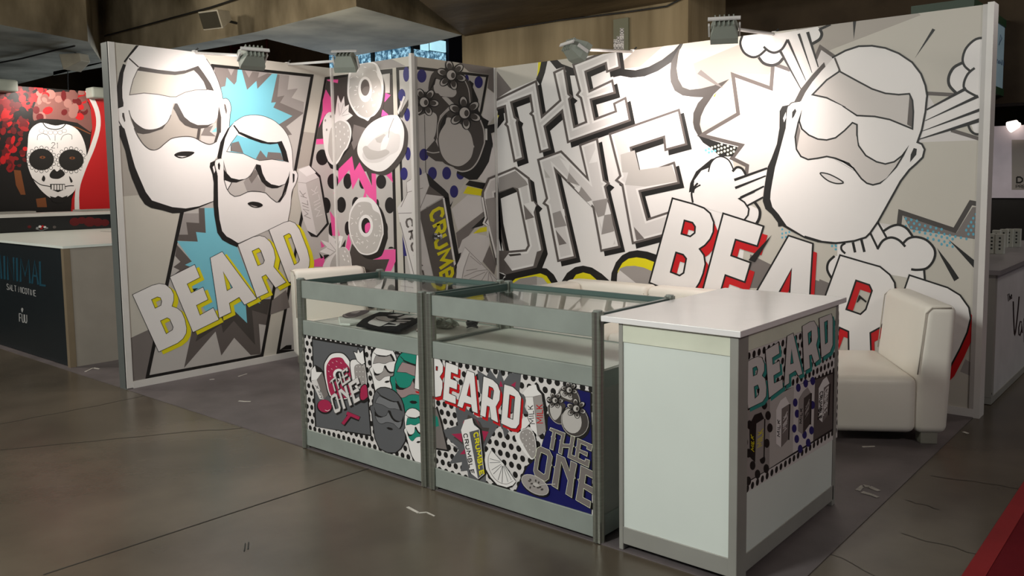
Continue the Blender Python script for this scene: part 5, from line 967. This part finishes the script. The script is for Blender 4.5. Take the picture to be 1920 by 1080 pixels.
def bag(px, rx, ry, rz, m, label, seed):
    p = hit(*px, 2, zs+.01); p.x = min(p.x, U1-.03-rx*1.2); p.y = min(max(p.y, .03+ry*1.2), DEP-.03-ry*1.2); rr = random.Random(seed); mb = MB().sph((0, 0, rz), rx, ry, rz, nu=18, nv=8)
    mb.v = [(x*(1+rr.uniform(-.16, .16)), y*(1+rr.uniform(-.16, .16)), max(.0, z*(1+rr.uniform(-.35, .25)))) for x, y, z in mb.v]
    o = mb.build('plastic_bag', m); o.location = (p.x, p.y, zs); return tag(o, label, 'bag', 'plastic bags in the display case')
bag((797, 622), .055, .04, .018, M_bagd, 'crumpled pink and black printed bag beside the black shirt', 3)
bag((835, 611), .08, .06, .022, M_bag, 'crumpled clear bag at the end of the shelf', 4)
wb = MB(); p = hit(889, 609, 2, zs+.02); p.x = min(p.x, U1-.07); p.y = min(p.y, DEP-.07); rr = random.Random(9)
for i in range(5):
    a = rr.uniform(0, 6.28); r_ = .028; ct_ = Vector((rr.uniform(-.015, .015), rr.uniform(-.015, .015), .012+.007*i)); wb.tube([ct_+Vector((r_*math.cos(a+k*.63), r_*math.sin(a+k*.63), .006*math.sin(a+k*1.26))) for k in range(11)], .0045, 6)
o = wb.build('wristbands', mat('dark_rubber', (38, 36, 38), rough=.4), None); o.location = (p.x, p.y, zs+.001); tag(o, 'small heap of dark wristbands on the shelf', 'wristbands')
# ================================================================== FLOOR SCRAPS
M_tape = mat('torn_white_tape', (196, 190, 182), rough=.6, var=.12, scale=30)
def scrap(px, z, m, label, w=.012, group='scraps of tape on the floor'):
    P = [hit(x, y, 2, z) for x, y in px]; mb = MB(); rr = random.Random(int(px[0][0]))
    for a, b in zip(P, P[1:]):
        a2, b2 = Vector((a.x, a.y)), Vector((b.x, b.y)); n = (b2-a2).normalized(); n = Vector((-n.y, n.x))*w*rr.uniform(.35, .6)
        mb.prism([tuple(a2+n), tuple(a2-n), tuple(b2-n*.8), tuple(b2+n*.8)][::-1], z, z+.002)
    o = mb.build('tape_scrap', m); return tag(o, label, 'tape', group)
scrap([(764, 951), (785, 962), (800, 961), (815, 968)], .0005, M_tape, 'white torn tape scrap on concrete before the display cases')
scrap([(160, 697), (175, 690), (186, 692)], .0045, M_tape, 'white torn tape scrap beside the dark neighbour counter', .02)
scrap([(447, 706), (463, 701)], .0045, M_tape, 'short white tape strip near the left wall'); scrap([(393, 712), (402, 711)], .0045, M_tape, 'tiny white tape bit near the left wall')
scrap([(448, 752), (458, 753), (470, 753)], .0045, M_tape, 'white tape crumbs in front of the left wall', .02)
scrap([(1617, 838), (1640, 837)], .0045, M_tape, 'white tape strip in front of the lounge chair'); scrap([(1806, 810), (1815, 813)], .0005, M_tape, 'white tape bit beside the end of right wall', .03)
M_tape2 = mat('clear_packing_tape', (150, 146, 138), rough=.35, var=.2, scale=30)
for px_, l_ in [([(1608, 920), (1618, 911), (1630, 913), (1648, 921)], 'crumpled clear tape upper strip beside white counter'), ([(1616, 923), (1634, 928), (1646, 933)], 'crumpled clear tape lower strip beside white counter')]: scrap(px_, .0045, M_tape2, l_, .03)
for px_, l_ in (([(458, 1034), (460, 1019)], 'longer one of two black marks on the concrete floor'), ([(465, 1030), (466, 1017)], 'shorter one of two black marks on the concrete floor')): scrap(px_, .0005, M_slot, l_, .006, 'pair of black marks on the floor')
# ================================================================== NEIGHBOURING STANDS, LEFT
INK.update(dr=(92, 6, 12), dk=(12, 8, 8), hb=(120, 66, 30), tl=(18, 62, 78), sk=(222, 200, 190), vg=(150, 150, 150), nb=(60, 84, 120), ht=(120, 76, 70), h2=(150, 104, 96), r2=(136, 10, 16))
MX = -4.6
nl = struct(MB().box((MX-.06, -2.6, 0), (MX, 3.4, 2.64)).build('wall_neighbour_left', mat('black_panel', (14, 10, 10), rough=.4)), 'red and black neighbour wall with a painted face mural')
K1 = (0, 150, 3.859)
A = Art(0, MX, 1, region([(MX, -2.6, 1.0), (MX, 3.4, 1.0), (MX, 3.4, 2.64), (MX, -2.6, 2.64)]), nl, base=.001)
A.begin('flower_print', 'dark red petals around the hair'); A.poly([(-300, 120), (230, 160), (230, 420), (-300, 430)], 'dk')
rr = random.Random(21)
for i in range(260):
    x, y = rr.uniform(-80, 330), rr.uniform(40, 340)
    if i > 190: x, y = rr.uniform(-60, 190), rr.uniform(320, 640)
    if x > 200 and y > 230: continue
    q = pt(K1, f'{x},{y}'); A.ell(q[0], q[1], rr.uniform(3, 10), rr.uniform(3, 9), rr.choice(['r2', 'dr', 'R', 'dk', 'dr']), rot=rr.uniform(0, 3), n=9)
A.poly(c(K1, '240,285 255,170 330,105 480,85 600,120 660,230 658,375 560,330 420,300 300,300'), 'ht', True)
for i in range(40):
    x, y = rr.uniform(250, 650), rr.uniform(70, 270); q = pt(K1, f'{x},{y}'); A.ell(q[0], q[1], rr.uniform(5, 12), rr.uniform(4, 9), rr.choice(['dr', 'ht', 'R', 'ht', 'h2']), rot=rr.uniform(0, 3), n=9)
A.poly(c(K1, '230,300 300,280 420,285 560,310 660,380 660,440 560,350 420,310 300,310 220,350'), 'dk'); A.stroke(c(K1, '470,325 560,345 655,390'), 2, 'hb')
A.poly(c(K1, '100,650 150,655 185,830 150,830 115,760'), 'hb'); A.poly(c(K1, '260,860 330,850 340,920 270,920'), 'hb'); A.end()
A.begin('painted_face_print', 'white painted face with black eye sockets'); A.poly(c(K1, '215,370 290,310 400,330 480,320 560,360 610,450 625,560 590,700 540,800 480,850 420,868 360,850 290,790 230,700 195,590 200,480'), 'W', True)
for ex, ey in ((300, 575), (515, 580)):
    q = pt(K1, f'{ex},{ey}')
    for k in range(16): a = 2*math.pi*k/16; A.ell(q[0]+25*math.cos(a), q[1]+22*math.sin(a), 3.4, 3.4, 'K', n=8, w=.9)
    A.ell(q[0], q[1], 23.5, 20.5, 'K'); A.ell(q[0]+2, q[1]-4, 5.5, 2.6, 'hb', n=10); A.ell(q[0]+2, q[1]-4, 1.8, 1.6, 'K', n=8)
A.poly(c(K1, '360,680 390,645 412,662 440,646 470,680 440,708 410,716 368,708'), 'K', True); A.stroke(c(K1, '225,705 290,755 365,772 415,800 475,770 535,765'), 1.6, 'K', sm=True); A.poly(c(K1, '362,752 470,752 474,788 420,812 366,790'), 'K')
for k in range(5): A.poly(c(K1, f'{374+k*20},758 {388+k*20},758 {388+k*20},795 {374+k*20},795'), 'W')
for s in ['315,690 302,720 318,735 328,712', '500,695 512,742 525,730']: A.poly(c(K1, s), 'K', True)
for s in ['270,435 275,400 310,388 345,400 365,435', '520,430 518,400 490,390 455,405 440,435']: A.stroke(c(K1, s), .8, 'K', sm=True)
A.stroke(c(K1, '398,398 398,440'), .8, 'K'); A.text('21', pt(K1, '372,452'), pt(K1, '424,455'), pt(K1, '372,492'), .9, 'K'); A.stroke(c(K1, '310,310 340,345 400,358 450,345 475,318'), 1.8, 'K', sm=True)
for x in (300, 330, 365, 400, 435, 465): q = pt(K1, f'{x},{368+(12 if 320 < x < 450 else 0)}'); A.ell(q[0], q[1], 4.5, 3.6, 'G3', n=10, w=.6)
A.poly(c(K1, '360,840 400,850 420,838 450,850 490,835 470,880 420,890 380,880'), 'dk'); A.end()
A.begin('red_swoosh_print', 'red field with white curved band'); A.poly(c(K1, '600,60 900,60 900,1000 510,1000 520,860 600,640 650,480 668,340 655,200'), 'R'); A.poly(c(K1, '606,60 640,60 712,200 728,330 690,480 620,650 575,800 575,1000 545,1000 545,800 600,620 660,460 695,330 680,210'), 'W', True); A.end()
bc = empty('bar_counter', (-4.05, 1.0, 0), 0, 'black bar counter with white top below the painted face mural', 'counter')
BX = -3.87
MB().box((-4.3, -2.4, 0), (BX, 3.3, 1.165)).build('body', mat('black_gloss_panel', (8, 8, 9), rough=.25), bc); MB().box((-4.34, -2.45, 1.165), (BX+.03, 3.35, 1.198)).build('worktop', M_alu, bc)
A = Art(0, BX, 1, None, bc, base=.001); K2 = (0, 380, 6); 
for x, y, r_, k in [(420, 285, 16, 'vg'), (450, 270, 18, 'W'), (480, 265, 15, 'R'), (505, 275, 16, 'W'), (530, 285, 12, 'vg'), (465, 290, 14, 'R'), (330, 272, 22, 'dr'), (612, 275, 20, 'G4'), (840, 215, 60, 'dr'), (920, 200, 50, 'dr'), (1010, 215, 70, 'dr'), (1100, 220, 60, 'dr'), (1180, 225, 50, 'dr')]: A.begin('flower_print'); q = pt(K2, f'{x},{y}'); A.ell(q[0], q[1], r_/6, r_/6*.8, k, n=10); A.end()
A.begin('stem_print'); A.stroke(c(K2, '400,295 470,315 535,290'), .7, 'vg'); A.end()
for px_, l_ in [((190, 398), 'thin grey tray at the end of bar counter'), ((8, 398), 'thin grey tray at the middle of bar counter')]:
    p = hit(px_[0], px_[1]-4, 0, -4.2); t = MB().box((-4.3, p.y-.28, 1.2), (-4.1, p.y+.28, 1.22)).box((-4.24, p.y-.05, 1.198), (-4.16, p.y+.05, 1.205)).build('counter_tray', M_grey); tag(t, l_, 'tray')
mc = empty('trade_counter', (-2.4, .9, 0), 0, 'dark counter lettered MINIMAL SALT NICOTINE with white top', 'counter')
MB().box((-3.83, .045, .01), (-1.15, .075, .985)).build('front_panel', mat('dark_petrol_panel', (14, 22, 26), rough=.45), mc); MB().box((-1.15, .045, .004), (-1.12, 1.75, .985)).build('side_panel', mat('warm_grey_panel', (150, 142, 132), rough=.6, var=.05), mc)
MB().box((-1.165, .035, .004), (-1.115, .085, .985)).build('corner_post', mat('tan_edge', (116, 102, 82), rough=.5), mc); MB().box((-3.84, 1.7, .01), (-1.15, 1.73, .985)).build('back_panel', M_white, mc)
MB().box((-3.835, .03, .985), (-1.11, 1.76, 1.005)).build('worktop', M_white, mc); MB().box((-3.2, 1.2, 1.005), (-1.12, 1.212, 1.006)).build('top_seam', M_joint, mc)
A = Art(1, .045, -1, None, mc, base=.001); A.begin('minimal_lettering', 'dark teal and white lettering'); A.text('MINIMAL', (-16, 476), (86, 492), (-15, 520), 3.6, 'tl'); A.end(); A.begin('salt_nicotine_lettering'); A.text('SALT NICOTINE', (12.5, 532), (67, 545), (13, 542.5), 1.1, 'vg'); A.end(); A.begin('fuu_lettering'); A.text('FUU', (36, 588), (50, 590.5), (36.5, 603), 1.5, 'vg'); A.end(); A.begin('drop_logo'); A.poly([(41.7, 586), (39.6, 580), (41.6, 577), (43.6, 580)], 'vg', True); A.end()
# ================================================================== NEIGHBOURING STANDS, RIGHT
vx, vy, vz = 5.026, 3.256, .885
vc = empty('trade_counter', (vx-.5, vy+1.4, 0), 0, 'white counter lettered Vape Co with grey top and frame', 'counter')
M_vw = mat('matt_white_board', (186, 184, 184), rough=.6)
MB().box((vx-.03, vy, .05), (vx-.005, vy+2.9, vz-.03)).build('side_panel', M_vw, vc); MB().box((vx-.9, vy+.005, .05), (vx-.03, vy+.03, vz-.03)).build('front_panel', M_vw, vc)
MB().box((vx-.9, vy, .004), (vx, vy+2.9, .05)).build('plinth', M_grey, vc); MB().box((vx-.06, vy-.003, .05), (vx, vy+.06, vz-.03)).build('corner_post', M_grey, vc); MB().box((vx-.95, vy-.03, vz-.03), (vx+.03, vy+2.95, vz)).build('worktop', mat('grey_worktop', (128, 124, 126), rough=.4), vc)
A = Art(0, vx-.005, 1, None, vc, base=.001); A.begin('script_lettering'); A.text('The', (1889, 553), (1897, 546), (1890, 566), 1.0, 'K'); A.end(); A.begin('script_lettering', 'black script lettering'); A.stroke([(1900, 565), (1901, 600), (1903, 628), (1908, 590), (1911, 556)], 2.2, 'K', sm=True); A.text('ape', (1909, 590), (1936, 560), (1910, 632), 1.8, 'K'); A.end()
A = Art(1, vy+.005, -1, None, vc, base=.001); 
for y, s in [(532, 'pe Co'), (562, 'Vape'), (588, 'V'), (612, 'Co'), (638, 'pe C'), (660, 'Vap'), (685, '-'), (712, 'e Co'), (737, 'Vape')]: A.begin('script_word'); A.text(s, (1846 if len(s) > 3 else 1851, y), (1860, y-3), (1846 if len(s) > 3 else 1851, y+6), .9, 'K'); A.end()
M_box = mat('white_carton_box', (176, 178, 170), rough=.6, var=.1)
for i, (x, y, l_) in enumerate([(1860, 475, 'white box in the front row beside the wall post'), (1875, 476, 'white box in the front row away from the wall post'), (1892, 463, 'white box second from the open end of the back row'), (1906, 463, 'white box at the open end of the back row'), (1868, 466, 'white box at the wall end of the back row'), (1882, 464, 'white box between others in the back row')]):
    p = hit(x, y, 2, vz); h_ = .155
    t = empty('product_box', (p.x, p.y, vz), 0, l_+' on the grey worktop', 'box', 'small dotted boxes on the grey worktop')
    MB().box((-.03, -.025, 0), (.03, .025, h_)).build('carton', M_box, t, local=True, bevel=.002)
    for k in range(4): MB().cyl((0, -.0255, .04+.028*k), (0, -.0245, .04+.028*k), .008, 8).build('dot', M_slot, t, local=True)
fy = 9.0
a_, b_ = hit(1846, 371, 1, fy), hit(1990, 231, 1, fy)
fs = empty('fascia_sign', (4.5, fy, 0), 0, 'white fascia board with black DE PREMIUM style lettering above dark stand', 'sign')
fs['label'] = 'white fascia board with bold black letters above a dark stand'
MB().box((a_.x-2, fy, a_.z), (b_.x+1, fy+.1, b_.z)).build('board', mat('white_fascia', (206, 196, 204), rough=.6, emit=.12), fs)  # faint glow put into the board itself, in place of light on it
MB().box((a_.x-2, fy+.1, 0), (b_.x+1, fy+.2, a_.z)).build('dark_front', mat('black_panel', (14, 10, 10)), fs)
A = Art(1, fy, -1, None, fs, base=.002); A.begin('sign_lettering'); A.poly([(1897, 262), (1990, 262), (1990, 356), (1897, 356)], 'G1'); A.text('D', (1906.5, 332), (1917, 332), (1906.5, 342.5), 3, 'K'); A.text('PRE', (1905, 347), (1922, 347), (1905, 352.5), 1.2, 'K'); A.end()
p = hit(1908, 232, 1, fy-.1); t = MB().cyl(p+Vector((0, .1, 0)), p, .02, 8).cyl(p, p+Vector((-.08, -.05, -.04)), .05, 12, r2=.07).build('spot_lamp', mat('lit_spot', (255, 236, 220), emit=3)); tag(t, 'tiny lit spotlight on the white fascia', 'spotlight')
gx = 4.4; q = [hit(x, y, 0, gx) for x, y in [(1862, 36), (1913, 72), (1908, 178), (1856, 158)]]
hs = empty('hanging_sign', (gx, (q[0].y+q[1].y)/2, q[2].z), 0, 'pale blue hanging sign box with green edges and script', 'sign'); za, zb = (q[2].z+q[3].z)/2, (q[0].z+q[1].z)/2
MB().box((gx-.5, q[0].y-.8, za), (gx-.002, q[1].y, zb)).build('panel', mat('pale_blue_board', (120, 142, 152), rough=.5, emit=.1), hs)  # panel colour also glows faintly, standing in for light falling on it
for z0, z1 in ((za-.07, za), (zb, zb+.07)): MB().box((gx-.5, q[0].y-.8, z0), (gx+.01, q[1].y+.02, z1)).build('edge', mat('green_edge', (16, 46, 22), rough=.5), hs)
MB().box((gx-.27, (q[0].y+q[1].y)/2-.02, zb+.07), (gx-.23, (q[0].y+q[1].y)/2+.02, 5.6)).build('hanger', M_slot, hs)
A = Art(0, gx, 1, None, hs, base=.002); A.begin('sign_script'); A.text('onzoAlte', (1862, 103), (1888, 116), (1861, 113), .8, 'nb'); A.stroke([(1874, 85), (1876, 65), (1879, 72), (1873, 84)], .7, 'nb'); A.end()
q = [hit(x, y, 1, 8) for x, y in [(1615, 28), (1812, 0)]]
bs = empty('hanging_sign', (q[0].x, 8, q[0].z), 0, 'dim white hanging banner with small text and green top edge', 'sign'); MB().box((q[0].x, 8, q[0].z-1.2), (q[1].x, 8.1, q[0].z+.04)).build('panel', mat('dim_white_board', (120, 116, 120), rough=.6), bs)
MB().box((q[0].x, 7.99, q[0].z+.04), (q[1].x+.3, 8.1, q[0].z+.25)).build('edge', MATS['green_edge'], bs); MB().box((q[0].x+1, 8.03, q[0].z+.25), (q[0].x+1.04, 8.07, 5.6)).build('hanger', M_slot, bs)
A = Art(1, 8, -1, None, bs, base=.002); A.begin('sign_text'); A.text('our new community', (1658, 28), (1752, 15), (1658, 33), .9, 'D'); A.end()
# ================================================================== THINGS ON THE HALL CEILING
M_spk = mat('beige_metal_box', (168, 160, 142), rough=.6, var=.1)
def hall_flood(p, ang, tilt, label, b0, b1):
    t = empty('hall_floodlight', p, ang, label, 'floodlight', 'floodlights fixed to the concrete beams')
    Mx = Matrix.Rotation(tilt, 4, 'X'); mb = MB(); f0 = [(-.17, -.12), (.17, -.12), (.17, .12), (-.17, .12)]
    mb.add([(a, -.12, b) for a, b in f0]+[(a*.55, .16, b*.5) for a, b in f0], [(0, 1, 2, 3), (4, 7, 6, 5), (0, 4, 5, 1), (1, 5, 6, 2), (2, 6, 7, 3), (3, 7, 4, 0)], 0, Mx); mb.build('housing', M_spk, t, local=True, bevel=.008)
    MB().box((-.15, -.135, -.10), (.15, -.122, .10), 0, Mx).build('lens', mat('unlit_lamp_lens', (60, 56, 46), rough=.2), t, local=True)
    MB().cyl(b0, b1, .018, 8).build('bracket', M_slot, t)
A_, B_ = hit(480, 60, 2, ZS), hit(250, 104, 2, ZS); n2 = Vector((-(B_-A_).y, (B_-A_).x, 0)).normalized(); d_ = ray(452, 42); t_ = (A_-CAM).dot(n2)/d_.dot(n2); P_ = CAM+d_*t_
n2 = n2 if n2.dot(d_) > 0 else -n2
q_ = P_-n2*.36; hall_flood(q_, math.atan2(-n2.x, n2.y)+.2, R(20), 'beige floodlight fixed to the beam above the left wall', q_, P_)
def beam_pt(x, y):
    d = ray(x, y); return CAM+d*((A_-CAM).dot(n2)/d.dot(n2))-n2*.03
P_ = hit(142, 99, 2, ZS); q_ = P_-Vector((0, 0, .12)); hall_flood(q_, R(-65), R(15), 'beige floodlight fixed under the beam beside the left wall', q_, P_+Vector((0, 0, .01)))
def cable(pts, r_, label):
    mb = MB().tube(pts, r_, 6); o = mb.build('cable', mat('black_cable', (22, 20, 18), rough=.6)); return tag(o, label, 'cable')
cable([hit(x, y, 2, ZS-.03) for x, y in [(-10, 119), (40, 110), (100, 95), (140, 86)]], .012, 'black cable clipped under the far concrete beam')
cable([beam_pt(x, y) for x, y in [(200, 68), (290, 44), (400, 14), (480, -12)]], .012, 'black cable strung along the face of the near concrete beam')
cable([hit(x, y, 1, 3.35) for x, y in [(127, 122), (127, 150), (128, 175)]], .008, 'black cable hanging down to the red mural wall')
cable([hit(x, y, 1, PY-.03) for x, y in [(880, 60), (960, 52), (1050, 38), (1180, 22), (1250, 12), (1285, -6)]], .010, 'dark cable along the top of concrete pier')
for px_, l_ in [((6, 162), 'grey clamp lamp on top of red mural wall far end'), ((186, 176), 'grey clamp lamp on the red mural wall near the booth')]:
    p = hit(*px_, 0, MX+.15); t = empty('clamp_lamp', p, 0, l_, 'lamp', 'clamp lamps on the mural wall'); MB().box((-.1, -.12, -.06), (.1, .12, .07)).build('housing', M_lamp, t, local=True, bevel=.02); MB().box((-.2, -.012, -.012), (-.1, .012, .012)).build('arm', M_arm, t, local=True)
l = bpy.data.lights.new('mural_lamp_beam', 'SPOT'); l.energy = 36; l.spot_size = R(140); l.spot_blend = 1; l.shadow_soft_size = .05; l.color = (1, .9, .82); lo = bpy.data.objects.new('mural_lamp_beam', l); COL.objects.link(lo); lo.location = hit(95, 160, 0, MX+.55); lo.rotation_euler = (hit(95, 215, 0, MX)-lo.location).to_track_quat('-Z', 'Y').to_euler()
# code plate on the pier
cp = hit(1150, 37, 1, PY-.03); cq = hit(1178, 96, 1, PY-.03)
pl = empty('code_plate', (cp.x, PY, cq.z), 0, 'narrow grey plate with vertical stall codes on concrete pier', 'plate'); MB().box((cp.x, PY-.03, cq.z-.3), (cq.x, PY-.001, cp.z)).build('plate', mat('grey_green_plate', (112, 112, 92), rough=.7), pl)
A = Art(1, PY-.03, -1, None, pl, base=.002); A.begin('code_lettering')
for x0, x1, y0, y1, s in [(1151, 1156, 92, 75, 'G-21'), (1157, 1162, 92, 69, 'G-100'), (1163, 1169, 92, 54, 'P-76-100')]:
    A.poly([(x0-.6, y1-1), (x1+.6, y1-1), (x1+.6, y0+1), (x0-.6, y0+1)], 'w2'); A.text(s, (x0, y0), (x0, y1), (x1, y0), .9, 'K')
A.end()
